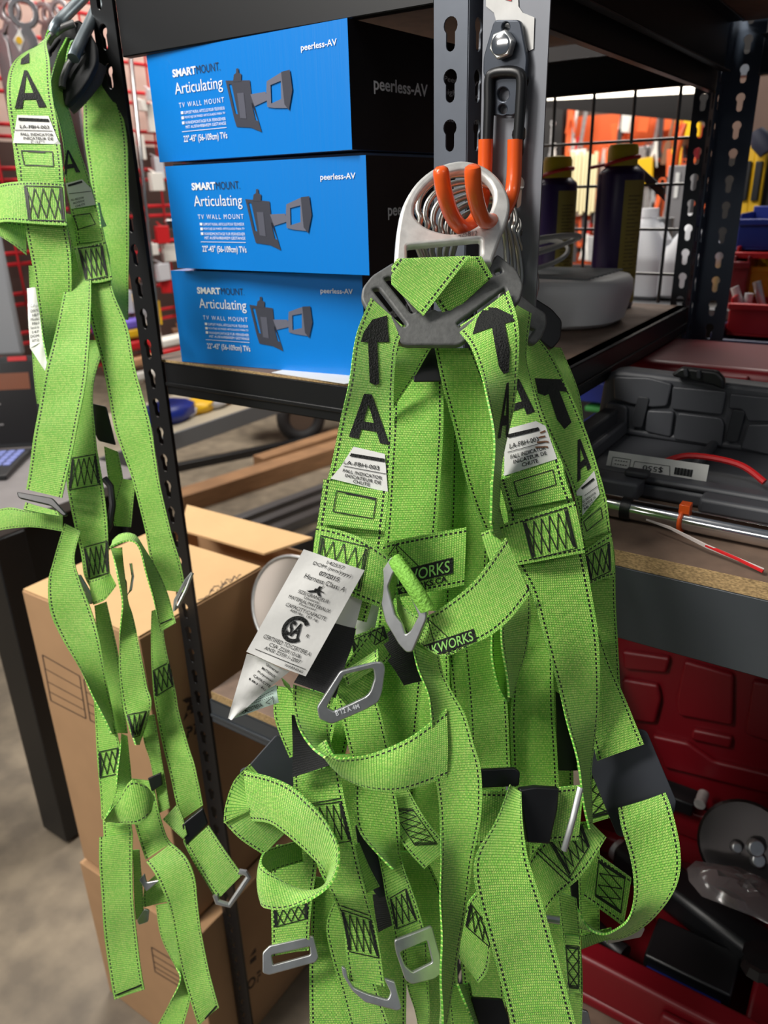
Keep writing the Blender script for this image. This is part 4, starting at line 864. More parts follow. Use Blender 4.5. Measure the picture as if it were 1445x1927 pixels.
for k, (cx, cy, z, rx, ry, tl_) in enumerate(((868, 392, .636, 82, 64, 6), (880, 404, .645, 80, 62, 12), (892, 414, .654, 78, 60, 18), (903, 424, .662, 75, 57, 24), (912, 433, .670, 72, 54, 28), (922, 442, .677, 70, 50, 30))):
    if k < 3: rod_ring((h2, h3, h4)[k], cx, cy, z, rx, ry, tl_)
    else:
        t = thing('steel_ring', ('long bare steel ring on the orange hook, nearest of three behind the harness rings', 'long bare steel ring on the orange hook, middle of three', 'long bare steel ring on the orange hook, closest to the post')[k - 3], 'ring', U(cx, cy, z), 'bare rings on the hook'); rod_ring(t, cx, cy, z, rx, ry, tl_, nm='ring_rod')

# ------------------------------------------------------------------ left harness on the left peg
hl = thing('safety_harness', 'lime-green safety harness hanging alone on a grey peg at the left post', 'harness', U(110, 60, .84))
a1 = S(hl, [(99, 40, 103, 38, .86), (88, 72, 98, 66, .835, .5), (44, 102, 88, 82, .805, .4), (17, 136, 94, 118, .785, .2), (14, 186, 99, 182, .775), (23, 262, 112, 258, .775), (35, 345, 119, 338, .778), (48, 427, 125, 421, .782), (61, 500, 135, 500, .79), (74, 587, 130, 590, .80, .3), (88, 680, 100, 682, .806, .6)], 'shoulder_strap')
d = Decal([a1], .0005); letterA(d, [(39, 133), (58, 133), (88, 202), (28, 205)]); d.build('printed_letter', INK, hl); d.poly([(40, 112), (55, 100), (55, 119), (39, 122)]); d.build('printed_letter', INK, hl)
f = Decal([a1], .0009); f.poly([(33, 217), (92, 219), (113, 272), (25, 270)]); f = f.build('fall_label', PAPER, hl); fall_text(hl, f, [(28, 217), (100, 219), (113, 272), (25, 270)])
x = S(hl, [(25, 273, 113, 272, .772), (32, 310, 118, 308, .770), (36, 345, 120, 342, .772)], 'stitched_pocket', th=.002, W=.05); d = Decal([x], .0005); d.line([(40, 284), (99, 286), (101, 313), (46, 311)], 1.7, closed=True); d.line([(52, 285), (85, 287)], 3); d.build('stitching', THREAD, hl)
x = S(hl, [(-8, 352, -12, 425, .79), (12, 344, 8, 418, .775), (60, 341, 60, 421, .768), (120, 343, 126, 425, .768)], 'chest_strap'); d = Decal([x], .0005); stitch_box(d, [(46, 350), (116, 352), (122, 416), (54, 414)], 4); d.build('stitching', THREAD, hl)
S(hl, [(-5, 420, -8, 440, .79), (10, 418, 25, 460, .792), (48, 420, 50, 480, .80)], 'chest_strap')
a2 = S(hl, [(124, 70, 136, 72, .85, .5), (108, 110, 122, 118, .835, .4), (94, 160, 120, 168, .826, .4), (108, 220, 137, 236, .82, .3), (120, 279, 152, 290, .815, .2), (121, 320, 168, 335, .81), (128, 370, 181, 385, .808), (137, 420, 192, 430, .806), (146, 480, 205, 480, .806), (161, 541, 212, 544, .806), (174, 616, 240, 616, .806), (197, 703, 257, 703, .806), (212, 791, 282, 791, .806), (228, 843, 293, 860, .806), (253, 916, 303, 920, .808), (272, 994, 322, 1000, .81), (283, 1050, 340, 1060, .812), (300, 1110, 350, 1115, .814)], 'shoulder_strap')
d = Decal([a2], .0005); letterA(d, [(121, 283), (134, 283), (151, 324), (118, 330)]); d.build('printed_letter', INK, hl)
f = Decal([a2], .0009); f.poly([(124, 346), (155, 338), (172, 355), (181, 386), (134, 394)]); f = f.build('fall_label', PAPER, hl)
d = Decal([f], .0005); d.line([(128, 350), (155, 342)], 4); d.line([(130, 365), (172, 360)], 1)
for k, s in enumerate(('FALL INDICATOR', 'INICATEUR DE', 'CHUTE')): d.text([(134 + k * 4, 375 + k * 6), (158 + k, 370 + k * 6), (158 + k, 374 + k * 6), (134 + k * 4, 379 + k * 6)], s, .01, nu=3, nv=1)
d.build('label_print', INK, hl)
x = S(hl, [(134, 396, 183, 388, .803), (142, 425, 192, 425, .801), (146, 458, 198, 452, .803)], 'stitched_pocket', th=.002); d = Decal([x], .0005); d.line([(138, 406), (170, 402), (180, 422), (147, 432)], 1.6, closed=True); d.build('stitching', THREAD, hl)
x = S(hl, [(140, 465, 155, 533, .802), (170, 460, 185, 532, .80), (198, 452, 212, 526, .802)], 'chest_strap'); d = Decal([x], .0005); stitch_box(d, [(148, 468), (192, 462), (202, 520), (162, 528)], 4); d.build('stitching', THREAD, hl)
S(hl, [(180, 380, 187, 382, .80, .8), (186, 405, 192, 405, .80, .8), (190, 428, 200, 426, .80, .8)], 'strap_fold', W=.02)
S(hl, [(158, 112, 166, 110, .87, .5), (157, 150, 200, 156, .872, .3), (157, 200, 226, 200, .874), (160, 270, 239, 262, .876), (172, 350, 242, 350, .88), (185, 440, 243, 440, .885), (205, 530, 241, 540, .892, .3), (228, 600, 241, 602, .90, .6)], 'back_strap')
S(hl, [(118, 400, 145, 405, .812), (135, 470, 168, 480, .805), (122, 540, 172, 545, .798), (110, 602, 170, 603, .792), (86, 698, 164, 700, .786), (66, 810, 144, 812, .782), (50, 921, 117, 937, .780)], 'back_strap')
S(hl, [(55, 500, 66, 500, .83), (56, 560, 80, 560, .83), (60, 660, 90, 660, .83), (70, 760, 92, 760, .83)], 'back_strap')
S(hl, [(150, 640, 200, 640, .83), (145, 730, 175, 730, .822), (140, 805, 180, 820, .818), (128, 860, 186, 866, .815), (126, 915, 195, 918, .812), (139, 980, 201, 968, .81), (152, 1040, 204, 1025, .81), (158, 1080, 206, 1070, .81), (170, 1105, 210, 1100, .808)], 'leg_strap')
XL = [o for o in COL.objects if o.name.startswith('leg_strap')][-1]
d = Decal([XL]); stitch_box(d, [(136, 862), (180, 855), (188, 912), (130, 922)], 4); d.build('stitching', THREAD, hl); stitch_box(d, [(158, 1030), (202, 1018), (204, 1078), (168, 1090)], 4); d.build('stitching', THREAD, hl)
S(hl, [(170, 1092, 176, 1138, .795), (192, 1085, 198, 1128, .79), (208, 1080, 219, 1102, .795)], 'rolled_strap', W=.03)
plate_px('chest_buckle', STEEL, hl, Plane(155, 1110, .80, (-.4, 0, -1)), round_poly([(127, 1100), (150, 1080), (176, 1125), (172, 1138)], 3), [round_poly([(137, 1101), (150, 1092), (164, 1120)], 2)], .0035, .0008)
plate_px('strap_slider', BLKP, hl, Plane(80, 945, .774, (0, -.3, -1)), round_poly([(32, 926), (100, 938), (128, 970), (120, 972), (96, 952), (36, 938)], 4), (), .004, .001)
S(hl, [(-8, 960, -8, 1000, .80), (20, 955, 18, 995, .795), (60, 962, 62, 992, .79), (118, 960, 118, 1000, .79)], 'chest_strap', W=.035)
S(hl, [(48, 945, 108, 962, .776), (44, 958, 112, 972, .772)], 'ring_loop', W=.045)
S(hl, [(122, 985, 152, 1000, .79), (101, 1055, 140, 1048, .786), (91, 1093, 150, 1090, .784), (95, 1150, 172, 1150, .782), (114, 1197, 187, 1200, .780), (145, 1249, 196, 1255, .780, .2), (176, 1311, 207, 1322, .782, .6), (208, 1381, 219, 1380, .784, .9)], 'leg_strap', crown=.002)
S(hl, [(178, 1140, 200, 1132, .815), (185, 1220, 221, 1225, .815), (195, 1300, 231, 1310, .815), (205, 1380, 240, 1380, .815)], 'leg_strap')
S(hl, [(205, 1030, 212, 1018, .775, .6), (226, 1020, 228, 1006, .772, .6), (246, 1018, 252, 1007, .770, .6), (260, 1030, 270, 1030, .768, .5), (273, 1069, 295, 1072, .768, .4), (288, 1125, 317, 1124, .77, .3), (301, 1190, 331, 1172, .772)], 'leg_strap')
d = Decal([[o for o in COL.objects if o.name.startswith('leg_strap')][-1]]); d.line([(301, 1174), (324, 1164)], 2.5); d.build('stitching', THREAD, hl)
S(hl, [(208, 1032, 230, 1030, .79), (222, 1080, 233, 1080, .788, .5), (229, 1130, 240, 1130, .786, .5), (227, 1170, 250, 1160, .784, .4), (224, 1240, 266, 1235, .782), (228, 1300, 277, 1292, .782), (236, 1348, 285, 1328, .782), (254, 1402, 262, 1402, .784, .8)], 'leg_strap')
d = Decal([[o for o in COL.objects if o.name.startswith('leg_strap')][-1]]); stitch_box(d, [(240, 1345), (276, 1338), (262, 1384), (250, 1388)], 3); d.build('stitching', THREAD, hl)
x = S(hl, [(286, 1150, 308, 1140, .82), (284, 1208, 309, 1200, .815), (287, 1277, 330, 1300, .812), (291, 1322, 337, 1340, .81), (308, 1408, 356, 1408, .808), (318, 1450, 368, 1445, .806), (340, 1545, 382, 1515, .804)], 'leg_strap')
d = Decal([x]); stitch_box(d, [(288, 1262), (318, 1246), (326, 1290), (294, 1310)], 3); d.build('stitching', THREAD, hl)
S(hl, [(262, 1350, 290, 1345, .80), (272, 1400, 300, 1400, .80), (285, 1440, 305, 1435, .80), (300, 1530, 320, 1520, .80)], 'leg_strap', W=.03)
plate_px('strap_keeper', BLKP, hl, Plane(292, 1472, .796, (0, 0, -1)), [(279, 1464), (303, 1453), (306, 1476), (286, 1489)], (), .004, .001)
x = S(hl, [(176, 1300, 200, 1320, .80), (181, 1390, 222, 1385, .797), (186, 1460, 229, 1445, .795), (192, 1542, 224, 1505, .793)], 'leg_strap')
d = Decal([x]); stitch_box(d, [(187, 1415), (222, 1407), (229, 1455), (188, 1463)], 3); d.build('stitching', THREAD, hl)
x = S(hl, [(228, 1380, 240, 1385, .80), (222, 1450, 246, 1466, .79, .6), (215, 1500, 240, 1500, .778), (196, 1541, 210, 1545, .772, .7)], 'leg_strap', W=.03)
S(hl, [(196, 1540, 200, 1546, .770, .7), (222, 1506, 232, 1549, .765), (245, 1470, 262, 1549, .764), (272, 1478, 282, 1530, .77), (284, 1495, 287, 1510, .78)], 'leg_strap', crown=.002)
S(hl, [(194, 1540, 245, 1535, .792), (196, 1576, 249, 1568, .788)], 'leg_strap')
x = S(hl, [(187, 1576, 250, 1567, .780), (188, 1640, 249, 1638, .778), (193, 1710, 252, 1708, .776), (200, 1790, 260, 1782, .776), (210, 1850, 268, 1840, .776), (216, 1880, 272, 1862, .777)], 'leg_strap')
d = Decal([x]); d.line([(219, 1872), (266, 1853)], 3); d.build('stitching', THREAD, hl)
S(hl, [(240, 1465, 288, 1470, .80), (250, 1530, 300, 1530, .796), (262, 1580, 312, 1570, .792), (274, 1618, 322, 1586, .79)], 'leg_strap')
x = S(hl, [(275, 1622, 322, 1586, .782), (292, 1645, 350, 1612, .776), (308, 1678, 366, 1650, .774), (320, 1715, 372, 1700, .774), (332, 1775, 380, 1760, .774), (344, 1835, 392, 1820, .774), (356, 1875, 403, 1862, .774), (374, 1930, 412, 1896, .775)], 'leg_strap', crown=.002)
d = Decal([x]); d.line([(381, 1922), (408, 1892)], 3); d.build('stitching', THREAD, hl)
S(hl, [(293, 1705, 322, 1700, .79), (303, 1760, 335, 1760, .79), (325, 1810, 350, 1812, .79), (340, 1840, 356, 1842, .79, .5), (320, 1885, 358, 1880, .79), (296, 1930, 345, 1930, .79)], 'leg_strap')
S(hl, [(250, 1600, 262, 1600, .80), (252, 1670, 268, 1670, .80), (256, 1730, 270, 1730, .80)], 'leg_strap', W=.02)
S(hl, [(272, 1665, 300, 1640, .80), (270, 1700, 318, 1680, .80), (274, 1706, 320, 1696, .80)], 'leg_strap', W=.03)
plate_px('leg_buckle', STEEL, hl, Plane(275, 1665, .79, (0, 0, -1)), round_poly([(262, 1655), (272, 1643), (276, 1660), (302, 1655), (276, 1677)], 3), (), .003, .0008)
plate_px('leg_buckle', STEEL, hl, Plane(268, 1725, .795, (0, 0, -1)), round_poly([(258, 1732), (272, 1710), (281, 1712), (279, 1734), (262, 1740)], 3), (), .003, .0008)
S(hl, [(306, 1542, 334, 1512, .79), (325, 1560, 345, 1540, .788), (345, 1578, 352, 1570, .786)], 'leg_strap', W=.03)
plate_px('strap_keeper', BLKP, hl, Plane(366, 1550, .792, (.3, 0, -1)), round_poly([(342, 1550), (382, 1518), (392, 1548), (350, 1590)], 4), (), .006, .0015)
S(hl, [(352, 1590, 392, 1553, .788), (378, 1640, 424, 1600, .786), (412, 1690, 456, 1646, .786)], 'leg_strap')
S(hl, [(346, 1578, 352, 1590, .80, .6), (376, 1640, 384, 1648, .80, .6), (408, 1690, 416, 1696, .80, .6)], 'leg_strap', W=.02)
m = MB(); m.tube([U(x, y, .784) for x, y in ((405, 1684), (409, 1697), (432, 1703), (448, 1680), (468, 1650), (462, 1642), (450, 1640))], .0030, 8, flat=1); m.build('leg_buckle', STEEL, hl, smooth=True)
plate_px('hip_pad', BLKP, hl, Plane(190, 810, .835, (0, 0, -1)), round_poly([(168, 758), (200, 765), (218, 838), (186, 830), (172, 800)], 4), (), .003)
m = MB(); m.tube([U(x, y, .815) for x, y in ((196, 900), (208, 915), (212, 950), (206, 990), (201, 1000))], .0035, 8); m.build('strap_slider', BLKP, hl, smooth=True)
S(hl, [(196, 840, 222, 850, .84), (205, 910, 232, 910, .84), (210, 960, 228, 960, .84)], 'inner_strap', W=.04)
S(hl, [(228, 900, 255, 905, .83), (212, 960, 248, 975, .83), (216, 990, 246, 992, .83)], 'inner_strap', W=.04)
m = MB(); m.tube([U(x, y, .80) for x, y in ((246, 1060), (250, 1085), (246, 1110), (238, 1122), (236, 1095), (233, 1088))], .0014, 6); m.build('leg_buckle', CHROME, hl, smooth=True)
m = MB(); m.tube([U(x, y, .80) for x, y in ((362, 1078), (350, 1110), (335, 1140), (328, 1150), (330, 1130), (350, 1092), (362, 1078))], .0018, 8); m.build('leg_buckle', STEEL, hl, smooth=True)
# side tag of the left harness
tq = [(52, 541), (78, 541), (98, 690), (60, 650)]
t1 = quad_sheet('certification_tag', PAPER, hl, [(50, 542), (72, 541), (88, 640), (56, 655)], (.82, .82, .82, .82)); t2 = quad_sheet('certification_tag', PAPER, hl, [(56, 655), (86, 640), (90, 690), (86, 700)], (.82, .82, .82, .82))
d = Decal([t1], .0005); d.poly([(51, 570), (80, 566), (80, 577), (51, 580)], 2, 2); 
for k, (s) in enumerate(('DATE', '187', 'Model', 'FBH', 'Serial #', '147', 'DOM', '07/2')): d.text([(58 + (k % 2) * 3, 583 + k * 8), (73, 581 + k * 8), (73, 586 + k * 8), (58 + (k % 2) * 3, 588 + k * 8)], s, 0, nu=2, nv=1)
d.build('tag_print', INK, hl); e = Decal([t1], .0009); e.text([(53, 572), (70, 570), (70, 575), (53, 578)], 'PEAK', .01, nu=2, nv=1); e.build('tag_brand_text', WHITEP, hl)
# yoke plate and padding at the top
for nm, mt, z, pts in (('yoke_plate', mat('matt_black_plate', (26, 27, 29), .85), .845, [(87, 95), (100, 70), (125, 52), (150, 42), (168, 60), (182, 85), (184, 120), (170, 150), (150, 180), (126, 205), (118, 170), (100, 130), (92, 120)]),):
    plate_px(nm, mt, hl, Plane(140, 110, z, (-.5, -.3, -1)), round_poly(pts, 10), [round_poly([(95, 100), (115, 75), (119, 78), (98, 112)], 3)], .006, .0015)
plate_px('shoulder_pad', mat('brown_rubber', (66, 58, 52), .7), hl, Plane(130, 130, .872, (0, 0, -1)), round_poly([(88, 95), (105, 62), (150, 38), (172, 62), (184, 110), (180, 135), (150, 175), (120, 205), (108, 160)], 8), (), .004)
m = MB(); m.tube([U(x, y, .835) for x, y in ((89, 82), (98, 67), (118, 52), (140, 44))], .0038, 10); m.tube([U(x, y, .825) for x, y in ((117, 165), (118, 150), (128, 124), (142, 105), (157, 93))], .0038, 10); m.build('yoke_rim', mat('worn_plate_edge', (86, 86, 86), .4), hl, smooth=True)
S(hl, [(134, 80, 138, 75, .838, .5), (126, 100, 134, 104, .838, .5), (118, 140, 124, 146, .836, .5), (112, 180, 118, 186, .836, .5)], 'ring_loop', W=.02)
S(hl, [(100, 42, 106, 38, .85, .6), (90, 62, 104, 52, .85, .6), (84, 80, 96, 76, .85, .5)], 'ring_loop', W=.03)
m = MB(); m.tube([U(x, y, .85) for x, y in ((126, 200), (140, 188), (158, 168), (176, 145), (184, 120))], .010, 10, flat=.6); m.build('shoulder_pad', mat('brown_rubber', (66, 58, 52), .7), hl, smooth=True)
# grey pegs that carry it
for k, (lab, pts) in enumerate((('grey steel peg through the top of the left harness, the left one of two', ((176, -30, .90), (158, -6, .88), (130, 22, .855), (108, 46, .835), (100, 62, .835))), ('grey steel peg in front of the left post, the right one of two', ((205, -30, .90), (190, 0, .88), (170, 42, .85), (152, 78, .828), (142, 100, .815), (138, 110, .812))))):
    t = thing('steel_peg', lab, 'peg', U(*pts[0])); m = MB(); m.tube(smooth_poly([U(*p) for p in pts], 5, False), .0062, 14); m.build('peg_rod', mat('grey_zinc', (120, 132, 138), .36, .75), t, smooth=True)

# ================================================================== things on the rack shelves
def plate_y(name, mt, parent, polys, y, th=.004, bev=.001, holes=()):
    """thin plates facing the viewer on the plane y=const, outlines given at pixels"""
    m = MB()
    for k, p in enumerate(polys):
        f2 = lambda a: (OP(a[0], a[1], 1, y)[0], OP(a[0], a[1], 1, y)[2])
        vs, fs = curve_plate([f2(a) for a in round_poly(p, 6)], [[f2(a) for a in h] for h in holes] if k == 0 else (), th, bev)
        m.add([(v[0], y - v[2], v[1]) for v in vs], fs)
    return m.build(name, mt, parent, smooth=True)
K6 = lambda pts: [(1040 + a / 2.835, 600 + b / 2.835) for a, b in pts]
# open grey torque wrench case
gc = thing('tool_case', 'open dark grey moulded tool case lying on the right bench shelf', 'tool case', (-.1, .86, 1.2355))
lid = K6([(235, 640), (290, 330), (330, 270), (400, 262), (640, 290), (930, 325), (1400, 380), (1900, 440), (1900, 900), (1148, 760), (240, 660)])
plate_y('case_lid', GREYC, gc, [lid], .985, .034, .006)
pads = [[(325, 305), (520, 312), (640, 345), (612, 465), (530, 470), (430, 455), (330, 425)], [(640, 358), (928, 385), (905, 512), (632, 480)], [(505, 485), (650, 492), (632, 630), (495, 600)],
        [(668, 498), (898, 525), (918, 560), (903, 682), (645, 640)], [(945, 395), (1230, 425), (1230, 550), (1040, 545), (1012, 482), (938, 478)], [(1045, 560), (1230, 562), (1230, 740), (1000, 690)], [(290, 440), (400, 465), (395, 600), (270, 570)]]
plate_y('moulded_panel', GREYC, gc, [K6(p) for p in pads], .9655, .006, .002)
plate_y('tool_slot', GREYD, gc, [K6([(455, 412), (518, 420), (478, 582), (415, 572)])], .962, .003, .001)
plate_y('tool_slot', GREYD, gc, [K6([(962, 482), (1030, 492), (985, 660), (918, 650)])], .962, .003, .001)
plate_y('case_latch', BLKP, gc, [K6([(640, 290), (690, 255), (880, 275), (920, 320), (918, 375), (850, 350), (650, 305)])], .958, .012, .003)
plate_y('latch_rib', GREYD, gc, [K6([(700, 262), (720, 264), (725, 310), (702, 306)]), K6([(770, 270), (790, 272), (792, 320), (768, 316)])], .950, .006, .001)
m = MB(); m.box((-.292, .80, 1.2355), (.4, .985, 1.252)); m.box((-.292, .80, 1.252), (.4, .822, 1.260)); m.box((-.292, .965, 1.252), (.4, .985, 1.262)); m.box((-.292, .82, 1.252), (-.272, .97, 1.272)); m.box((-.17, .84, 1.252), (-.16, .96, 1.264)); m.box((-.27, .77, 1.24), (-.20, .80, 1.262)); m.box((-.14, .775, 1.24), (.4, .80, 1.257))
m.build('case_base', GREYC, gc, bevel=.004)
m = MB(); m.box((-.22, .785, 1.262), (-.195, .80, 1.270)); m.build('case_hinge', GREYD, gc, bevel=.003); m = MB(); m.box((-.30, .84, 1.25), (-.28, .95, 1.29)); m.build('case_hinge', GREYD, gc, bevel=.003)
m = MB(); m.tube(smooth_poly([(-.20, .84, 1.262), (-.17, .85, 1.275), (-.12, .85, 1.274), (-.09, .84, 1.262)], 6, False), .0035, 8); m.build('red_strap_arc', REDP, gc, smooth=True)
t = thing('price_card', 'white card with upside-down price and barcode standing in the grey tool case', 'price card', (-.22, .9, 1.25))
pq = [(1146, 848), (1334.5, 875), (1327.5, 912), (1139, 882)]
m = MB(); C = [OP(x, y, 1, .826 + o) for o in (0, .0006) for x, y in pq]; m.hexa([tuple(c) for c in C]); card = m.build('card', PAPER, t); remember(card, m)
d = Decal([card], .0005)
d.text([bil(pq, .56, .74), bil(pq, .36, .74), bil(pq, .36, .44), bil(pq, .56, .44)], '$550', .0, nu=2, nv=2)
d.line([bil(pq, .05, .3), bil(pq, .23, .3), bil(pq, .23, .85), bil(pq, .05, .85)], .8, closed=True); d.line([bil(pq, .26, 1.0), bil(pq, .27, .36), bil(pq, .62, .34), bil(pq, .64, .95)], .8)
for k in range(16): d.line([bil(pq, .68 + k * .011, .35), bil(pq, .68 + k * .011, .72)], 1.2 if k % 3 else 2.2)
for k in range(2): d.line([bil(pq, .08, .45 + k * .2), bil(pq, .2, .45 + k * .2)], 1.6, dash=5)
d.build('card_print', INK, t)
# chrome torque wrench in front of the case
tw = thing('torque_wrench', 'long chrome torque wrench lying along the bench shelf before the grey case', 'wrench', (-.1, .735, 1.236))
a = np.array([-.198, .735, 1.2475]); b = np.array([.32, .722, 1.2475])
m = MB(); m.tube([a, a + (b - a) * .5, b], .0105, 20); m.build('wrench_tube', CHROME, tw, smooth=True)
m = MB(); m.tube([a - [.03, 0, 0], a - [.006, 0, 0]], .0115, 20); m.build('wrench_head', CHROME, tw, smooth=True)
m = MB(); m.tube([a - [.006, 0, 0], a + [.004, 0, 0]], .0118, 20); m.build('black_ring', BLKP, tw, smooth=True)
t = thing('zip_tie', 'orange plastic tie around the chrome torque wrench', 'zip tie', (-.158, .72, 1.25))
m = MB(); c = a + (b - a) * .105
m.tube([(c[0] + .0016 * math.cos(q), c[1] + .0125 * math.cos(q), c[2] + .0118 * math.sin(q)) for q in [i * math.pi / 8 for i in range(16)]], .0022, 6, closed=True); m.box((c[0] - .004, c[1] - .008, c[2] + .009), (c[0] + .006, c[1] + .004, c[2] + .018)); m.build('tie_band', ORG, t, bevel=.0005)
t = thing('hang_tag', 'curled clear tag with red stripe tied to the torque wrench', 'tag', (-.14, .70, 1.245))
sg = [OP(x, y, 1, yy) for x, y, yy in ((1216, 977, .715), (1262, 990, .705), (1330, 1022, .692), (1390, 1048, .682), (1437, 1071, .674))]
m = MB(); n = len(sg)
wd = [.004, .010, .014, .012, .001]
m.add([tuple(p + np.array([0, -w * .3, -w * .22 * s])) for p, w in zip(sg, wd) for s in (0, 1)] + [tuple(p + np.array([0, .001 - w * .3, .0006 - w * .22 * s])) for p, w in zip(sg, wd) for s in (0, 1)],
      [(2 * i, 2 * i + 1, 2 * i + 3, 2 * i + 2) for i in range(n - 1)] + [(2 * n + 2 * i, 2 * n + 2 * i + 2, 2 * n + 2 * i + 3, 2 * n + 2 * i + 1) for i in range(n - 1)] + [(2 * i, 2 * i + 2, 2 * n + 2 * i + 2, 2 * n + 2 * i) for i in range(n - 1)] + [(2 * i + 1, 2 * n + 2 * i + 1, 2 * n + 2 * i + 3, 2 * i + 3) for i in range(n - 1)])
m.build('tag_sheet', mat('tag_clear', (200, 190, 185), .3), t)
m = MB(); m.tube([tuple(p + np.array([0, -.003, -.001])) for p in sg[2:5]], .0016, 6); m.build('red_stripe', REDP, t)
# red closed case behind
rc = thing('tool_case', 'closed red moulded case lying behind the grey tool case', 'tool case', (-.15, 1.2, 1.2355))
m = MB(); m.box((-.345, 1.12, 1.2355), (.4, 1.33, 1.318)); m.build('case_shell', REDC, rc, bevel=.014, seg=4)
m = MB(); m.box((-.346, 1.118, 1.272), (.401, 1.332, 1.276)); m.build('case_seam', REDD, rc)
m = MB(); m.box((-.22, 1.105, 1.26), (-.16, 1.125, 1.310)); m.box((.1, 1.105, 1.26), (.16, 1.125, 1.310)); m.build('case_latch', REDD, rc, bevel=.003)
# open red case on the lower shelf
K7 = lambda pts: [(1100 + a / 2.649, 1200 + b / 2.65) for a, b in pts]
lr = thing('tool_case', 'open red moulded power tool case on the lower right shelf, lid upright', 'tool case', (.05, .9, .513))
m = MB(); m.box((-.40, 1.12, .56), (.5, 1.15, 1.10)); m.build('case_lid', REDC, lr, bevel=.008, seg=3)
pads = [[(190, 60), (430, 95), (410, 170), (200, 150)], [(190, 200), (370, 230), (385, 300), (355, 420), (200, 400)], [(500, 110), (745, 180), (740, 430), (470, 380), (460, 300)], [(840, 210), (1000, 240), (1000, 540), (800, 470)],
        [(540, 450), (740, 490), (730, 545), (530, 500)], [(340, 480), (520, 520), (650, 610), (1000, 690), (1000, 790), (400, 640)]]
plate_y('moulded_panel', REDC, lr, [K7(p) for p in pads], 1.116, .012, .004)
m = MB()
x0, x1, y0, y1, zb, zt = -.30, .5, .735, 1.11, .513, .60
m.box((x0, y0, zb), (x1, y1, zb + .02)); m.box((x0, y0, zb + .02), (x1, y0 + .035, zt)); m.box((x0, y1 - .02, zb + .02), (x1, y1, zt - .01)); m.box((x0, y0 + .035, zb + .02), (x0 + .03, y1 - .02, zt)); m.box((.0, y0 + .035, zb + .02), (.035, y1 - .1, zt - .02)); m.box((-.14, y0 + .16, zb + .02), (0, y0 + .19, zt - .02)); m.box((-.27, y0 + .25, zb + .02), (.5, y0 + .27, zt - .03))
m.build('case_base', REDC, lr, bevel=.006, seg=3)
m = MB(); m.box((-.09, y0 - .012, .555), (.3, y0 + .0, .585)); m.box((-.06, y0 - .016, .53), (.26, y0 - .002, .545)); m.build('handle_recess', REDC, lr, bevel=.005, seg=3)
def bx(name, mt, parent, a, b, bev=.003, M=None): m = MB(); m.box(a, b, M); return m.build(name, mt, parent, bevel=bev)
T = lambda x, y, z, rz=0, ry=0: Matrix.Translation((x, y, z)) @ Matrix.Rotation(rz, 4, 'Z') @ Matrix.Rotation(ry, 4, 'Y')
t = thing('power_tool', 'long black tool body lying across the open red case', 'power tool', (-.06, .88, .56)); bx('tool_body', BLKP, t, (-.15, -.028, -.02), (.12, .028, .03), .01, T(-.07, .90, .585, -.35)); m = MB(); m.tube([(-.22, .955, .585), (-.19, .94, .585)], .018, 14); m.build('chuck', STEEL, t, smooth=True)
t = thing('handle', 'black plastic side handle in the front left corner of the red case', 'handle', (-.2, .80, .56)); m = MB(); m.tube([(-.27, .82, .57), (-.21, .805, .575), (-.17, .795, .572), (-.155, .79, .572)], [.02, .017, .013, .015], 14); m.build('handle_grip', BLKP, t, smooth=True)
t = thing('battery_pack', 'dark battery block with blue front inside the red case', 'battery', (-.02, .83, .55)); bx('battery_body', BLKP, t, (-.13, .79, .535), (-.02, .86, .592)); bx('blue_front', BLUP, t, (-.125, .786, .54), (-.03, .79, .575), .001)
t = thing('black_block', 'black socket block with a pale metal end stuck in the red lid', 'socket holder', (-.18, 1.09, .72)); p = OP(1285, 1505, 1, 1.09); bx('block', BLKP, t, (p[0] - .04, 1.07, p[2] - .012), (p[0] + .02, 1.11, p[2] + .014)); m = MB(); q = OP(1317, 1512, 1, 1.065); m.tube([(q[0], 1.062, q[2]), (q[0], 1.09, q[2])], .009, 12); m.build('metal_end', ALU, t, smooth=True)
t = thing('saw_guard', 'round dark metal guard disc with bright fittings in the red case', 'guard', (.0, 1.0, .6)); p = OP(1400, 1590, 1, .99); 
m = MB(); m.lathe([(.0005, 0), (.06, 0), (.064, .003), (.06, .006), (.0005, .006)], p, 36, Matrix.Rotation(1.0, 4, 'X')); m.build('disc', mat('dark_steel', (70, 66, 66), .3, .8), t)
for dx, dz, r_ in ((-.012, .002, .008), (.012, .014, .012), (.018, -.006, .010)): m = MB(); m.tube([(p[0] + dx, p[1] - .012, p[2] + dz), (p[0] + dx + .006, p[1] - .02, p[2] + dz + .006)], r_, 20); m.build('fitting', STEEL, t, bevel=.002)
t = thing('plastic_bag', 'crumpled clear plastic bag of parts lying at the right of the red case', 'bag', (.0, .9, .6)); rnd = random.Random(3)
m = MB(); p = OP(1400, 1680, 1, .9); n = 14; vs = [(p[0] + .075 * math.cos(2 * math.pi * i / n) * (j / 4) , p[1] + .04 * math.sin(2 * math.pi * i / n) * (j / 4), p[2] + .02 * (1 - (j / 4) ** 2) + rnd.uniform(-.006, .006)) for j in range(5) for i in range(n)]
m.add(vs, [(j * n + i, j * n + (i + 1) % n, (j + 1) * n + (i + 1) % n, (j + 1) * n + i) for j in range(4) for i in range(n)]); m.build('bag_film', mat('bag_film', (150, 140, 140), .12, trans=.6), t, smooth=True)
t = thing('clamping_knob', 'black spiky knob in the lower right corner of the red case', 'knob', (.0, .8, .6)); p = OP(1428, 1810, 1, .79); m = MB(); m.lathe([(.001, -.012), (.02, -.012), (.016, .0), (.021, .012), (.001, .014)], p, 9); m.build('knob', BLKP, t)

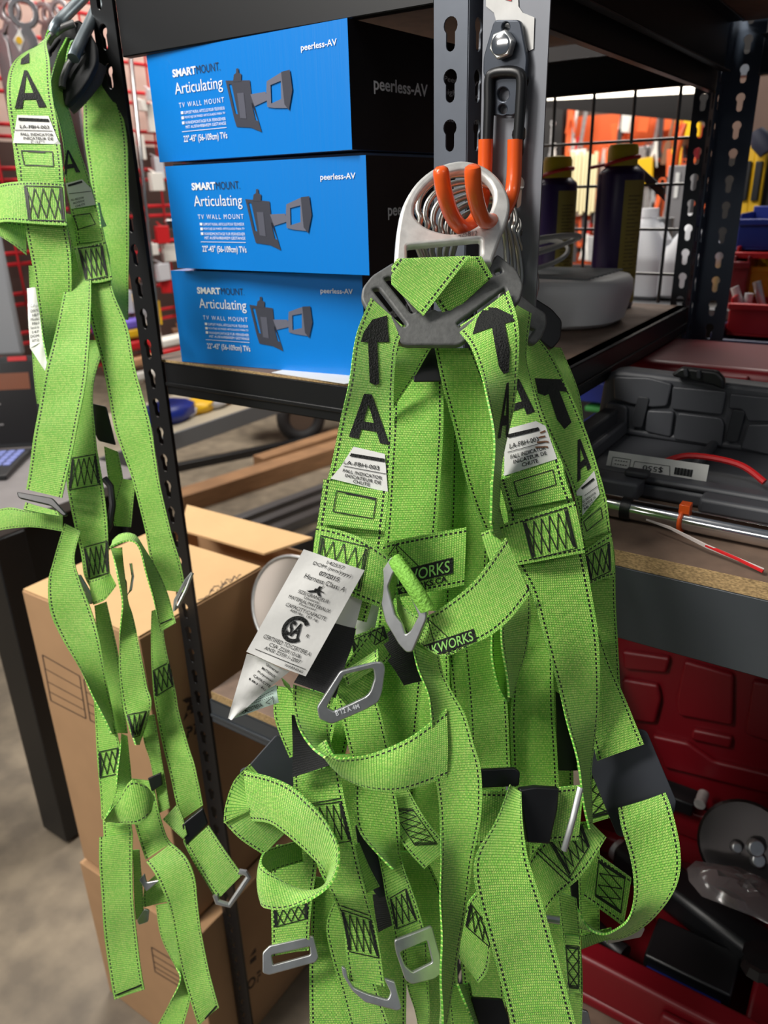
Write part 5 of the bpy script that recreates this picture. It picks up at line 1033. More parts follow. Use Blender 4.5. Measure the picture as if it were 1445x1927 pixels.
# cans, white appliance on the carton rack's shelf
for k, (px, py, lab) in enumerate(((1150, 552, 'purple can with yellow cap and olive label, the fully visible one before the wire grid'), (1036, 553, 'purple can with yellow cap half hidden behind the grey post'))):
    p = OP(px, py, 1, 1.33); p[2] = 1.3605; t = thing('lubricant_can', lab, 'can', p, 'purple cans with yellow caps'); R = .036 if k == 0 else .034
    top = OP(px, 325 if k == 0 else 345, 1, p[1])[2] - p[2]
    m = MB(); m.lathe([(R * .93, 0), (R, .004), (R, top - .004), (R * .97, top), (R * .55, top + .012), (.0005, top + .012)], p, 36); m.build('can_body', PURP, t, smooth=True)
    m = MB(); vs = []; nn = 12
    for zz in (.01, top - .012):
        for i in range(nn + 1): a = math.radians(-62 + 75 * i / nn); vs.append((p[0] + (R + .0006) * math.cos(a), p[1] + (R + .0006) * math.sin(a), p[2] + zz))
    m.add(vs, [(i, i + 1, nn + 2 + i, nn + 1 + i) for i in range(nn)]); m.build('can_label', YLAB, t, smooth=True)
    m = MB()
    for j in range(26):
        zz = .03 + j * (top - .06) / 26; a0, a1 = math.radians(-50), math.radians(-50 + (22 + (j * 37) % 26)); m.add([(p[0] + (R + .0012) * math.cos(a), p[1] + (R + .0012) * math.sin(a), p[2] + z) for a in (a0, (a0 + a1) / 2, a1) for z in (zz, zz + .0016)], [(0, 2, 3, 1), (2, 4, 5, 3)])
    m.build('label_print', mat('olive_print', (96, 84, 40), .6), t)
    m = MB(); m.lathe([(.0235, top + .008), (.0235, top + .034), (.021, top + .040), (.0005, top + .042)], p, 28); m.build('cap', YCAP, t, smooth=True)
    m = MB(); n = 24; m.tube([(p[0] + .0255 * math.cos(2 * math.pi * i / n), p[1] + .0255 * math.sin(2 * math.pi * i / n), p[2] + top + .016 + .006 * math.cos(2 * math.pi * i / n)) for i in range(n)], .0028, 8, closed=True); m.tube([(p[0] - .024, p[1] - .01, p[2] + top + .012), (p[0] - .045, p[1] - .02, p[2] + top + .008)], .0026, 6); m.build('red_collar', REDP, t, smooth=True)
t = thing('white_appliance', 'white plastic appliance shell with grey vents lying on the shelf behind the rings', 'appliance', (-.53, 1.08, 1.361))
def hull_ring(s, z, n=40): return [(-.470 + s * .128 * math.copysign(abs(math.cos(a)) ** .7, math.cos(a)), 1.150 + s * .105 * math.copysign(abs(math.sin(a)) ** .8, math.sin(a)), z) for a in [2 * math.pi * i / n for i in range(n)]]
vs = []; n = 40
for s_, z_ in ((.86, .0), (.93, .006), (1.0, .046), (.99, .060), (.95, .066), (.86, .068)): vs += hull_ring(s_, 1.362 + z_)
m = MB(); m.add(vs, [(j * n + i, j * n + (i + 1) % n, (j + 1) * n + (i + 1) % n, (j + 1) * n + i) for j in range(5) for i in range(n)] + [tuple(range(n - 1, -1, -1)), tuple(range(5 * n, 6 * n))]); m.build('shell', WPL, t, smooth=True)
m = MB(); 
for k in range(9): m.box((-.57, 1.075 + k * .018, 1.4305), (-.375, 1.081 + k * .018, 1.4325))
m.build('vent_slats', mat('vent_grey', (120, 124, 126), .5), t)
m = MB(); m.tube([(-.435, 1.0, 1.385), (-.425, 1.02, 1.40)], .006, 10, flat=.4); m.build('grip_mark', mat('vent_grey'), t, smooth=True) if False else None
t = thing('coiled_cord', 'pale looped cord lying on top of the white appliance', 'cord', (-.56, 1.1, 1.42))
for k in range(3): m = MB(); n = 30; m.tube([(-.50 + (.06 + .008 * k) * math.cos(2 * math.pi * i / n), 1.15 + (.06 + .006 * k) * math.sin(2 * math.pi * i / n), 1.438 + .006 * k + .018 * (1 + math.sin(2 * math.pi * i / n + k))) for i in range(n)], .0035, 8, closed=True); m.build('cord_loop', mat('cord_pale', (170, 172, 166), .4), t, smooth=True)
# lids and reel on the low shelf and floor of the carton rack
t = thing('round_lid', 'round pale metal lid with grey rim on the low shelf behind the white tag', 'lid', OP(530, 1130, 1, .82))
m = MB(); p = OP(548, 1140, 1, .82); mm = Matrix.Rotation(math.radians(70), 4, 'X'); m.lathe([(.0005, .002), (.078, .002), (.078, .0), (.0005, 0)], p, 40, mm); m.build('lid_face', mat('pale_lid', (196, 186, 178), .5), t, smooth=True)
m = MB(); n = 40; m.tube([tuple(Vector(p) + mm @ Vector((.08 * math.cos(2 * math.pi * i / n), .08 * math.sin(2 * math.pi * i / n), .001))) for i in range(n)], .0035, 8, closed=True); m.build('lid_rim', STEEL, t, smooth=True)
t = thing('cord_reel', 'round grey reel plate near the floor below the harness buckles', 'reel', OP(590, 1900, 1, .85)); p = OP(600, 1905, 1, .85)
m = MB(); m.lathe([(.0005, .004), (.092, .004), (.096, .0), (.0005, 0)], p, 40, mm); m.build('reel_plate', mat('reel_grey', (110, 98, 90), .4, .4), t, smooth=True)
m = MB(); m.tube([p + np.array([-.04, -.006, .05]), p + np.array([-.02, -.012, .055])], .006, 8); m.build('orange_tip', ORG, t, smooth=True)

# ================================================================== cardboard cartons left of the rack
def carton_plain(label, a, b, open_=False):
    t = thing('cardboard_box', label, 'box', ((a[0] + b[0]) / 2, (a[1] + b[1]) / 2, a[2])); m = MB()
    if not open_: m.box(a, b)
    else:
        w = .005; m.box(a, (b[0], b[1], a[2] + w)); m.box((a[0], a[1], a[2] + w), (a[0] + w, b[1], b[2])); m.box((b[0] - w, a[1], a[2] + w), (b[0], b[1], b[2])); m.box((a[0] + w, a[1], a[2] + w), (b[0] - w, a[1] + w, b[2])); m.box((a[0] + w, b[1] - w, a[2] + w), (b[0] - w, b[1], b[2]))
    o = m.build('box_body', CARD, t, bevel=.002); remember(o, m); return t, o
bxA, oA = carton_plain('tall closed brown carton left of the rack with black printed forms and scribbled top', (-1.13, .60, .372), (-.842, .868, .958))
bxB, oB = carton_plain('brown carton on the floor under the tall carton, with large black letters', (-1.135, .592, .0), (-.818, 1.05, .365))
bxC, oC = carton_plain('open brown carton with raised flap behind the tall closed carton', (-1.16, .885, .37), (-.845, 1.01, .925), True)
m = MB(); F3 = [OP(345, 955, 1, 1.18), OP(585, 1015, 1, 1.0), OP(495, 1047, 1, .885), OP(345, 1000, 1, .885)]
F3 = [(-1.16, 1.10, .935), (-.80, 1.06, .965), (-.842, .885, .932), (-1.21, .885, .932)]; q3 = [OP(352, 953, 2, .96), OP(588, 1015, 2, .97), OP(497, 1045, 2, .95), OP(340, 1000, 2, .95)]
m.add([tuple(c) for c in q3] + [tuple(c + np.array([0, 0, .004])) for c in q3], [(0, 3, 2, 1), (4, 5, 6, 7), (0, 1, 5, 4), (1, 2, 6, 5), (2, 3, 7, 6), (3, 0, 4, 7)]); m.build('box_flap', CARDIN, bxC)
m = MB(); m.box((-1.128, .602, .9585), (-.844, .866, .9610)); o = m.build('top_flap', CARDIN, bxA); remember(o, m)
d = Decal([oA], .0006)
def form(q):
    d.line(q, 1.6, closed=True)
    for v in (.3, .58, .8): d.line([bil(q, 0, v), bil(q, 1, v)], 1.2)
form([(80, 1232), (150, 1272), (162, 1352), (96, 1318)]); form([(158, 1278), (176, 1288), (184, 1362), (170, 1355)])
d.text([(342, 1318), (366, 1306), (368, 1346), (344, 1358)], 'B', .04, nu=1, nv=1); d.text([(348, 1370), (374, 1358), (376, 1378), (350, 1390)], 'PF', .04, nu=1, nv=1); d.build('printed_form', CARDP, bxA)
d = Decal([o], .0006)
d.text([(432, 1075), (360, 1110), (352, 1098), (424, 1064)], 'Wagonear (x2)', .0, nu=2, nv=1) if False else None
rr = random.Random(5)
for k in range(3):
    b0 = (372 + k * 22, 1128 - k * 14); d.line([(b0[0] + i * 4.2, b0[1] - i * 4.5 * .5 + rr.uniform(-6, 6)) for i in range(14 - 2 * k)], 1.3)
d.build('scribbled_note', CARDP, bxA)
d = Decal([oB], .0006)
d.text([(462, 1800), (502, 1764), (504, 1800), (464, 1836)], 'EL', .04, nu=1, nv=1); d.text([(464, 1848), (490, 1824), (491, 1842), (466, 1866)], 'OF', .02, nu=1, nv=1)
form([(285, 1782), (335, 1812), (345, 1860), (292, 1828)]); d.build('printed_form', CARDP, bxB)

# ================================================================== table with laptop at the left
tb = thing('work_table', 'dark work table with grey laminate top and thick black leg at far left', 'table', (-1.9, 1.1, 0))
bx('table_top', TGREY, tb, (-2.75, .80, .872), (-1.56, 1.22, .90), .003)
for a in (( -1.655, .79), (-1.655, 1.13), (-2.70, .80), (-2.70, 1.13)): bx('leg', BLACKC, tb, (a[0], a[1], 0.012), (a[0] + .10, a[1] + .075, .872), .003)
bx('side_panel', BLACKC, tb, (-1.60, .86, .55), (-1.575, 1.13, .872)); bx('front_panel', BLACKC, tb, (-2.62, .83, .55), (-1.655, .85, .872))
bx('foot', STEEL, tb, (-1.64, .80, 0), (-1.58, .85, .012), .002)
lp = thing('laptop', 'black laptop open on the table with dark screen and red sticker strip', 'laptop', (-2.05, 1.05, .9005))
ang = math.radians(40); ML = T(-2.05, 1.02, .9005, ang)
bx('keyboard_base', BLKP, lp, (-.20, -.17, 0), (.16, .06, .014), .003, ML)
for r_ in range(5):
    m = MB()
    for c_ in range(14): m.box((-.18 + c_ * .0235, -.09 + r_ * .027, .014), (-.18 + c_ * .0235 + .018, -.09 + r_ * .027 + .020, .0165), ML)
    m.build('key_row', mat('backlit_key', (120, 130, 190), .5), lp)
# screen stands across the back of the base
MS = ML @ Matrix.Translation((0, .07, .014)) @ Matrix.Rotation(math.radians(-12), 4, 'X')
bx('screen_frame', BLKP, lp, (-.20, 0, 0), (.19, .008, .25), .002, MS)
SCR = mat('laptop_screen', (26, 24, 24), .2, emit=.35); m = MB(); m.box((-.19, -.001, .012), (.18, 0, .235), MS); m.build('screen', SCR, lp)
m = MB(); m.box((-.02, -.002, .16), (.17, -.001, .205), MS); m.build('screen_banner', mat('screen_brown', (96, 52, 30), .3, emit=.5), lp)
m = MB(); m.box((-.01, -.003, .165), (.02, -.002, .2), MS); m.build('screen_icon', mat('screen_orange', (180, 100, 50), .3, emit=.5), lp)
m = MB(); 
for k in range(7): m.box((.02, -.003, .05 + k * .014), (.05 + (k * 7 % 4) * .012, -.002, .054 + k * .014), MS)
m.build('screen_text', mat('screen_grey', (110, 106, 104), .3, emit=.5), lp)
for k in range(5): bx('red_sticker', REDP, lp, (-.2 + k * .08, -.003, .237), (-.15 + k * .08, -.001, .249), 0, MS)
gp = thing('monitor', 'grey flat panel with outlined sticker standing behind the laptop', 'monitor', (-2.25, 1.2, .9005)); MG = T(-2.22, 1.18, .9005, ang)
bx('panel', mat('panel_grey', (150, 152, 156), .35), gp, (-.30, 0, .24), (.155, .02, .60), .012, MG); bx('stand', BLKP, gp, (-.06, .005, 0), (.0, .03, .26), .004, MG)
m = MB(); m.box((-.2, -.001, .46), (.10, 0, .54), MG); m.build('outline_sticker', mat('sticker_grey', (180, 180, 182), .4), gp); m = MB(); m.box((-.02, -.002, .47), (.06, -.001, .51), MG); m.build('sticker_box', mat('panel_grey'), gp)

# ================================================================== red wire tool display at the back left
X0 = -2.3
wd_ = thing('wire_display', 'red wire grid display panel with hanging wrenches behind the left post', 'display rack', (X0, 1.9, .8))
m = MB(); m.box((X0 - .13, 1.15, 1.0), (X0 - .10, 2.85, 2.7)); m.build('backing_board', mat('display_backing', (226, 206, 192), .8), wd_)
m = MB()
zz = 1.02
while zz < 2.45:
    m.tube([(X0, 1.15, zz), (X0, 2.8, zz)], .0058, 6); m.tube([(X0, 1.15, zz + .032), (X0, 2.8, zz + .032)], .0058, 6); zz += .118
m.build('wire_rows', REDW, wd_, smooth=True)
m = MB()
for k in range(14): m.tube([(X0 + .006, 1.2 + k * .12, 1.0), (X0 + .006, 1.2 + k * .12, 2.45)], .0035, 6)
m.build('wire_uprights', REDW, wd_, smooth=True)
bx('base_panel', mat('base_brown', (84, 66, 60), .8), wd_, (X0 - .12, 1.15, 1.0), (X0 - .09, 2.85, 1.72), 0)
def wrench_mb(L, R, t=.010):
    n = 18; c = [(R * math.cos(a), R * math.sin(a)) for a in [math.radians(-70 + 320 * i / n) for i in range(n + 1)]]
    outer = c + [(-R * .62, -R * 1.5), (-R * .50, -L * .8), (-R * .85, -L * .88), (-R * .9, -L), (-R * .45, -L * 1.03), (-R * .3, -L * .93), (R * .3, -L * .93), (R * .45, -L * 1.03), (R * .9, -L), (R * .85, -L * .88), (R * .50, -L * .8), (R * .62, -R * 1.5)]
    return curve_plate(outer, [[(R * .62 * math.cos(2 * math.pi * i / 12), R * .62 * math.sin(2 * math.pi * i / 12)) for i in range(12)]], t, .002)
wp = wrench_mb(.60, .032)
def hang(kind, label, cat, vf, mtl, loc, rz, sc=1.0, group=None, swing=0.0):
    M = Matrix.Translation(loc) @ Matrix.Rotation(rz, 4, 'Z') @ Matrix.Rotation(swing, 4, 'Y')
    vs, fs = vf; m = MB(); m.add([M @ Vector((v[0] * sc, v[2] * sc, v[1] * sc)) for v in vs], fs); o = m.build(kind, mtl, None, smooth=True)
    return tag(o, label, cat, group)
wl = ['leftmost large chrome wrench at the top left corner', 'second large chrome wrench from the left edge', 'large chrome wrench with a white diamond sticker', 'chrome wrench in the second cluster, directly left of the left harness top', 'middle chrome wrench of the second cluster above the harness strap', 'right chrome wrench of the second cluster above the harness strap', 'chrome wrench at the far left edge, partly cut off', 'chrome wrench seen between post and cartons, upper part']
for k, (px, py, off) in enumerate(((10, 18, .06), (20, 22, .09), (44, 24, .12), (82, 26, .05), (96, 28, .07), (112, 22, .10), (-4, 40, .04))):
    p = OP(px, py, 0, X0 + off); hang('combination_wrench', wl[k], 'wrench', wp, mat('satin_chrome', (158, 154, 156), .26, 1.0), p, math.radians(20 if k != 2 else 48), (.9, 1.0, 1.25, .95, .95, 1.0, 1.1)[k], 'large chrome wrenches on the red wire display')
t = thing('diamond_sticker', 'white diamond sticker with orange seal on a large wrench', 'sticker', OP(36, 75, 0, X0 + .155)); m = MB(); P4 = [OP(x, y, 0, X0 + .155) for x, y in ((36, 55), (45, 75), (37, 97), (25, 76))]; m.add([tuple(p + np.array([o, 0, 0])) for o in (0, .001) for p in P4], [(0, 3, 2, 1), (4, 5, 6, 7), (0, 1, 5, 4), (1, 2, 6, 5), (2, 3, 7, 6), (3, 0, 4, 7)]); m.build('paper', PAPER, t)
m = MB(); p = OP(36, 76, 0, X0 + .158); m.lathe([(.0004, 0), (.009, 0), (.009, .001), (.0004, .001)], p, 16, Matrix.Rotation(math.pi / 2, 4, 'Y')); m.build('seal', YEL, t)
p = OP(247, 108, 0, X0 + .16); q = OP(303, 700, 0, X0 + .16)
t = thing('pry_bar', 'long thin steel bar hanging between the left post and the blue cartons', 'bar', p); m = MB(); m.tube([tuple(p + np.array([0, 0, .1])), tuple((p + q) / 2), (q[0], q[1], .752)], .011, 10, flat=.5); m.build('bar', CHROME, t, smooth=True)
rr = random.Random(11)
# small packed goods hanging on the red wire rows
pack_cols = [(mat('pack_white', (222, 218, 210), .5), 'white'), (YEL, 'yellow'), (REDP, 'red'), (CHROME, 'chrome'), (mat('pack_brown', (120, 84, 60), .6), 'brown'), (mat('pack_dark', (50, 46, 48), .6), 'dark'), (CLR, 'clear')]
for k in range(46):
    px = rr.uniform(252, 345); py = rr.uniform(150, 680); 
    if k < 16: px, py = rr.uniform(225, 262), rr.uniform(520, 700)
    p = OP(px, py, 0, X0 + rr.uniform(.02, .07)); mt, nm = pack_cols[rr.randrange(7)] if py > 330 else pack_cols[(0, 3, 0, 6)[k % 4]]
    w_, h_ = rr.uniform(.012, .032), rr.uniform(.03, .09)
    m = MB(); M = T(p[0], p[1], p[2], rr.uniform(-.5, .5)); m.box((-.006, -w_, -h_), (.012, w_, 0), M); m.tube([M @ Vector((0, 0, 0)), M @ Vector((-.03, 0, .012))], .003, 6)
    tag(m.build('hanging_pack', mt, None, bevel=.004), 'small blurred %s packet hanging on the red wire rows' % nm, 'packet', '%s packets on the red wire rows' % nm)
# low shelf with bags behind the carton rack
ts = thing('display_shelf', 'grey steel shelf with loose goods seen under the cartons through the rack', 'shelf', (-2.25, 2.1, 0))
m = MB(); m.box((-2.62, 1.45, .735), (-2.16, 3.1, .75)); m.cm = 1; m.box((-2.16, 1.45, .69), (-2.15, 3.1, .755)); m.build('shelf_tray', [mat('tray_cream', (170, 160, 140), .6), mat('tray_grey', (110, 112, 114), .5, .3)], ts, bevel=.002)
for y_ in (1.5,): bx('leg', BLACKC, ts, (-2.6, y_, 0), (-2.57, y_ + .03, .735))
goods = [('bowl', 'glossy blue plastic item on the shelf beyond the post', BLUP, (315, 758), .075), ('handle', 'yellow handle among clear bags on the far shelf', YEL, (372, 742), .05), ('bag', 'clear bag of white pieces beside the blue item', CLR, (345, 775), .045), ('bag', 'clear bag further along the far shelf', CLR, (400, 765), .05), ('pack', 'brown packet between the clear bags on the far shelf', CARD, (425, 752), .04)]
for nm, lab, mt, (px, py), s_ in goods:
    p = OP(px, py, 0, -2.3); m = MB(); g = random.Random(px); n = 12
    prof = [(s_ * (.7 if j in (0, 4) else 1.0) * (1 if j < 5 else .01), j * s_ * .25) for j in range(6)]
    m.lathe(prof, (p[0], p[1], .7505), n); m.v = [(x + g.uniform(-.006, .006), p[1] + (y - p[1]) * 1.5, z if z < .752 else z + g.uniform(-.006, .006)) for x, y, z in m.v]
    t = tag(m.build({'bowl': 'plastic_bowl', 'handle': 'hand_tool', 'bag': 'parts_bag', 'pack': 'goods_packet'}[nm], mt, None, smooth=True), lab, nm)
for k, (px, py, mt, lab) in enumerate(((222, 612, mat('purple_pack', (110, 90, 190), .5), 'purple packet stacked low behind the left post'), (228, 628, YEL, 'yellow pouch stacked low behind the left post'), (236, 650, REDP, 'red pouch stacked low behind the left post'), (246, 680, mat('tan_pack', (200, 150, 110), .5), 'tan pouch low behind the left post'), (258, 705, mat('pack_white'), 'white pouch at the bottom of the pile behind the left post'), (318, 660, REDP, 'red tray below the cartons at the display'), (322, 640, mat('pack_white'), 'white packet on the red tray'))):
    p = OP(px, py, 0, -2.22); m = MB(); m.box((p[0] - .03, p[1] - .09, p[2] - .02), (p[0] + .03, p[1] + .09, p[2] + .015)); tag(m.build('goods_pouch', mt, None, bevel=.01, seg=3), lab, 'pouch')
# floor goods seen under the rack
def plank(label, a, b, w, h, z, mt, nm='timber_plank', cat='plank'):
    a = np.array(a, float); b = np.array(b, float); d_ = (b - a) / np.linalg.norm(b - a); n_ = np.array([-d_[1], d_[0]]) * w / 2; m = MB()
    m.hexa([(*(p + s * n_), zz) for zz in (z, z + h) for p, s in ((a, -1), (b, -1), (b, 1), (a, 1))]); tag(m.build(nm, mt, None, bevel=.004), label, cat)
plank('long raw timber plank on the floor seen under the cartons', (-3.05, 2.55), (-2.75, 4.1), .13, .10, .0, WOOD)
plank('second raw timber plank further back on the floor', (-3.15, 3.3), (-3.0, 4.3), .10, .07, .0, WOOD)
plank('black steel bar lying across the floor beyond the rack', (-3.55, 3.0), (-3.15, 3.9), .05, .05, .0, BLACKC, 'steel_bar', 'bar')
for k in range(3): plank(('nearest grey steel channel on the floor behind the open carton', 'middle grey steel channel on the floor behind the open carton', 'furthest grey steel channel on the floor behind the open carton')[k], (-2.45 + k * -.12, 2.2), (-2.2 + k * -.12, 3.7), .06, .05, .0, mat('channel_grey', (130, 130, 132), .35, .6), 'steel_channel', 'channel')
plank('dark panel standing low behind the carton flap', (-2.05, 1.9), (-1.95, 3.2), .05, .16, .0, DARKM, 'dark_panel', 'panel')
t = thing('rubber_tyre', 'black rubber cart wheel on the floor under the carton shelf', 'wheel', (-3.25, 3.85, 0)); n = 28; MW = Matrix.Translation((-3.25, 3.85, .17)) @ Matrix.Rotation(math.radians(55), 4, 'Z') @ Matrix.Rotation(math.pi / 2, 4, 'X')
m = MB(); m.tube([MW @ Vector((.125 * math.cos(2 * math.pi * i / n), .125 * math.sin(2 * math.pi * i / n), 0)) for i in range(n)], .044, 12, closed=True); m.build('tyre', TYRE, t, smooth=True)
m = MB(); m.lathe([(.001, -.02), (.085, -.02), (.085, .02), (.001, .02)], (0, 0, 0), 20, MW); m.build('hub', mat('hub_brown', (96, 82, 72), .5, .3), t)
plank('dark cart frame above the wheel on the floor', (-3.6, 3.7), (-2.9, 4.35), .3, .12, .22, DARKM, 'flat_cart', 'cart')

# ================================================================== tool wall and bins beyond the rack at the right
YW = 4.5
tw_ = thing('tool_wall_panel', 'orange tool wall panels seen blurred through the wire grid', 'display rack', (-1.4, YW, .8))
OW = mat('orange_panel', (206, 88, 36), .6)
for k, (a, b) in enumerate((((-1.75, .9), (-.9, 1.20)), ((-1.75, 1.24), (-1.3, 1.62)), ((-1.2, 1.3), (-.85, 1.50)), ((-1.75, 1.66), (-1.1, 1.9)))): bx('orange_panel', OW, tw_, (a[0], YW - .02, a[1]), (b[0], YW, b[1]), 0)
bx('dark_frame', DARKM, tw_, (-1.98, YW - .06, .8), (-1.76, YW - .01, 2.1), 0); bx('orange_post', ORGP, tw_, (-1.72, YW - .10, .8), (-1.69, YW - .05, 1.96), 0)
pl_out = curve_plate([(-.012, 0), (-.022, -.05), (-.034, -.13), (-.024, -.13), (-.006, -.05), (.006, -.05), (.024, -.13), (.034, -.13), (.022, -.05), (.012, 0), (.006, .05), (-.006, .05)], (), .012, .002)
sd_out = curve_plate([(-.006, .0), (-.006, -.12), (-.014, -.13), (-.014, -.22), (.014, -.22), (.014, -.13), (.006, -.12), (.006, 0)], (), .012, .003)
pk_out = curve_plate([(-.035, 0), (.035, 0), (.035, -.12), (-.035, -.12)], (), .02, .003)
wr_out = wrench_mb(.2, .018, .006)
rr = random.Random(21)
for k in range(110):
    px = rr.uniform(1040, 1312); py = rr.choice((205, 228, 280, 300, 345, 372, 420, 450)) + rr.uniform(-6, 6)
    if 1290 < px and py > 400: continue
    p = OP(px, py, 1, YW - rr.uniform(.05, .12)); kd = rr.randrange(4)
    mt, cn = rr.choice(((REDP, 'red'), (STEEL, 'steel'), (STEEL, 'steel'), (ORGP, 'orange'), (ORGP, 'orange'), (mat('pack_white'), 'white'), (mat('pack_white'), 'white'), (mat('pack_dark'), 'dark'), (YEL, 'yellow'), (mat('pack_brown'), 'brown')))
    nm, cat, vf = (('hanging_pliers', 'pliers', pl_out), ('hanging_screwdriver', 'screwdriver', sd_out), ('carded_pack', 'packet', pk_out), ('hanging_wrench', 'wrench', wr_out))[kd]
    hang(nm, 'blurred %s %s hanging on the orange tool wall' % (cn, cat), cat, vf, mt, p, rr.uniform(-.3, .3), rr.uniform(.7, 1.15), '%s %s on the orange tool wall' % (cn, cat), rr.uniform(-.15, .15))
# tall yellow-white packs
for k in range(7):
    px = 1078 + k * 7.5; p = OP(px, 285 + (k % 2) * 6, 1, YW - .13); m = MB(); m.box((p[0] - .009, p[1] - .01, p[2] - .30), (p[0] + .009, p[1] + .01, p[2])); tag(m.build('ruler_pack', mat('cream_pack', (226, 214, 170), .5), None, bevel=.003), 'tall cream strip pack in the row on the tool wall left of the near can', 'packet', 'cream strip packs on the tool wall')
t = thing('orange_pry_bar', 'orange curved bar standing beside the grey box beyond the wire grid', 'bar', OP(1280, 310, 1, 2.3)); m = MB(); lo = OP(1266, 330, 1, 2.3); m.tube([(lo[0], 2.3, OP(1250, 548, 1, 1.85)[2] - .02)] + [OP(x, y, 1, 2.3) for x, y in ((1268, 312), (1273, 285), (1281, 255), (1290, 232))], [.011, .011, .010, .009, .005], 10, flat=.6); m.build('bar', ORG, t, smooth=True)
t = thing('red_tool_rack', 'red carded goods at the right end of the tool wall', 'packet', OP(1295, 240, 1, 4.45)); a = OP(1272, 238, 1, 4.45); b = OP(1312, 300, 1, 4.45); bx('red_card', REDP, t, (a[0], 4.45, (a[2] + b[2]) / 2), (b[0], 4.498, a[2]), .003); bx('red_card', REDC, t, (a[0], 4.45, b[2]), (b[0], 4.498, (a[2] + b[2]) / 2 - .02), .003)
zs0 = OP(1250, 548, 1, 1.85)[2] - .02
t = thing('grey_box', 'grey flat box with white strip behind the wire grid, above the white jugs', 'box', OP(1275, 380, 1, 2.2)); a = OP(1258, 312, 1, 2.2); b = OP(1296, 420, 1, 2.2); bx('box_face', mat('box_grey', (128, 126, 128), .6), t, (a[0], 2.2, zs0), (b[0], 2.24, a[2]), .003); c = OP(1272, 325, 1, 2.195); bx('white_strip', PAPER, t, (c[0], 2.195, c[2] - .06), (c[0] + .010, 2.2, c[2]), .001)
for k, (px, lab) in enumerate(((1283, 'white plastic jug beyond the grid, next to the slotted post'), (1196, 'white plastic jug beyond the grid, left one partly behind the near can'))):
    p = OP(px, 545, 1, 1.85); t = thing('plastic_jug', lab, 'jug', (p[0], 1.9, p[2] - .02), 'white plastic jugs'); top = OP(px, 402, 1, 1.9)[2] if k == 0 else OP(px, 392, 1, 1.9)[2]; zb = p[2] - .02; h = top - zb
    n = 32; vs = []
    for r_, z_ in ((.06, 0), (.074, .008), (.075, h * .42), (.072, h * .5), (.018, h * .88), (.017, h * .92)):
        for i in range(n):
            a = 2 * math.pi * i / n; sq = 1 + .12 * (math.cos(4 * a) * -1) * (1 if z_ < h * .6 else 0); vs.append((p[0] + r_ * sq * math.cos(a), 1.9 + r_ * sq * math.sin(a), zb + z_))
    m = MB(); m.add(vs, [(j * n + i, j * n + (i + 1) % n, (j + 1) * n + (i + 1) % n, (j + 1) * n + i) for j in range(5) for i in range(n)] + [tuple(range(n - 1, -1, -1)), tuple(range(5 * n, 6 * n))]); m.build('jug_body', JUG, t, smooth=True)
    m = MB(); m.lathe([(.020, h * .9), (.020, h), (.001, h)], (p[0], 1.9, zb), 24); m.build('jug_cap', JUG, t, smooth=True)
    m = MB(); m.tube([(p[0] + .045, 1.88, zb + h * .5), (p[0] + .055, 1.87, zb + h * .66), (p[0] + .03, 1.88, zb + h * .82)], .009, 8); m.build('jug_handle', JUG, t, smooth=True)
zs = OP(1250, 548, 1, 1.85)[2]
sh2 = thing('back_shelf', 'dark shelf beyond the wire grid holding the white jugs', 'shelf', (-.6, 1.95, 0)); bx('shelf_board', mat('tray_grey'), sh2, (-.95, 1.75, zs - .04), (.2, 2.35, zs - .0205), .002)
for x_ in (-.93, .15): bx('leg', POSTD, sh2, (x_, 2.3, 0), (x_ + .03, 2.33, zs - .04))
t = thing('metal_tin', 'open round metal tin between the jugs beyond the wire grid', 'tin', OP(1213, 420, 1, 2.1)); p = OP(1212, 545, 1, 2.1); top = OP(1212, 410, 1, 2.1)[2]; m = MB(); m.lathe([(.055, 0), (.055, top - zs + .02), (.05, top - zs + .02), (.05, top - zs - .01), (.001, top - zs - .01)], (p[0], 2.1, zs - .02), 28); m.build('tin_wall', STEEL, t, smooth=True)
for k, (x0, y0, x1, y1, mt, nm, lab) in enumerate(((1088, 716, 1150, 762, BLUP, 'storage_bin', 'blue bin low behind the upright grey case lid, upper of two'), (1085, 800, 1140, 840, BLUP, 'storage_bin', 'blue bin low behind the upright grey case lid, lower of two'), (1090, 690, 1130, 714, WPL, 'goods_packet', 'white packet on the upper blue bin left of the grey case lid'), (1100, 764, 1135, 778, GRNP, 'goods_packet', 'green packet between the two blue bins left of the grey case lid'))):
    a = OP(x0, y0, 1, 2.1); b = OP(x1, y1, 1, 2.1); tag(bx(nm, mt, None, (a[0], 2.1, b[2]), (b[0], 2.25, a[2]), .004), lab, 'bin' if 'bin' in nm else 'packet')
lowst = thing('bin_stand', 'low stand carrying the blue bins behind the grey case lid', 'stand', (-.8, 2.2, 0)); bx('back_plate', DARKM, lowst, (-1.1, 2.26, 0), (-.45, 2.28, 1.34), 0)
t = thing('sign_strip', 'dark printed strip leaning diagonally behind the near purple can', 'strip', OP(1215, 330, 1, 1.5)); m = MB(); Q = [OP(x, y, 1, 1.4165) for x, y in ((1182, 292), (1249, 354), (1250, 378), (1180, 312))]; m.hexa([tuple(c) for c in Q] + [tuple(c + np.array([0, .004, 0])) for c in Q]); m.build('strip_face', mat('strip_dark', (84, 78, 78), .5), t)
m = MB(); Q = [OP(x, y, 1, 1.4155) for x, y in ((1228, 342), (1248, 358), (1249, 370), (1226, 352))]; m.hexa([tuple(c) for c in Q] + [tuple(c + np.array([0, .001, 0])) for c in Q]); m.build('brown_mark', mat('pack_brown'), t)
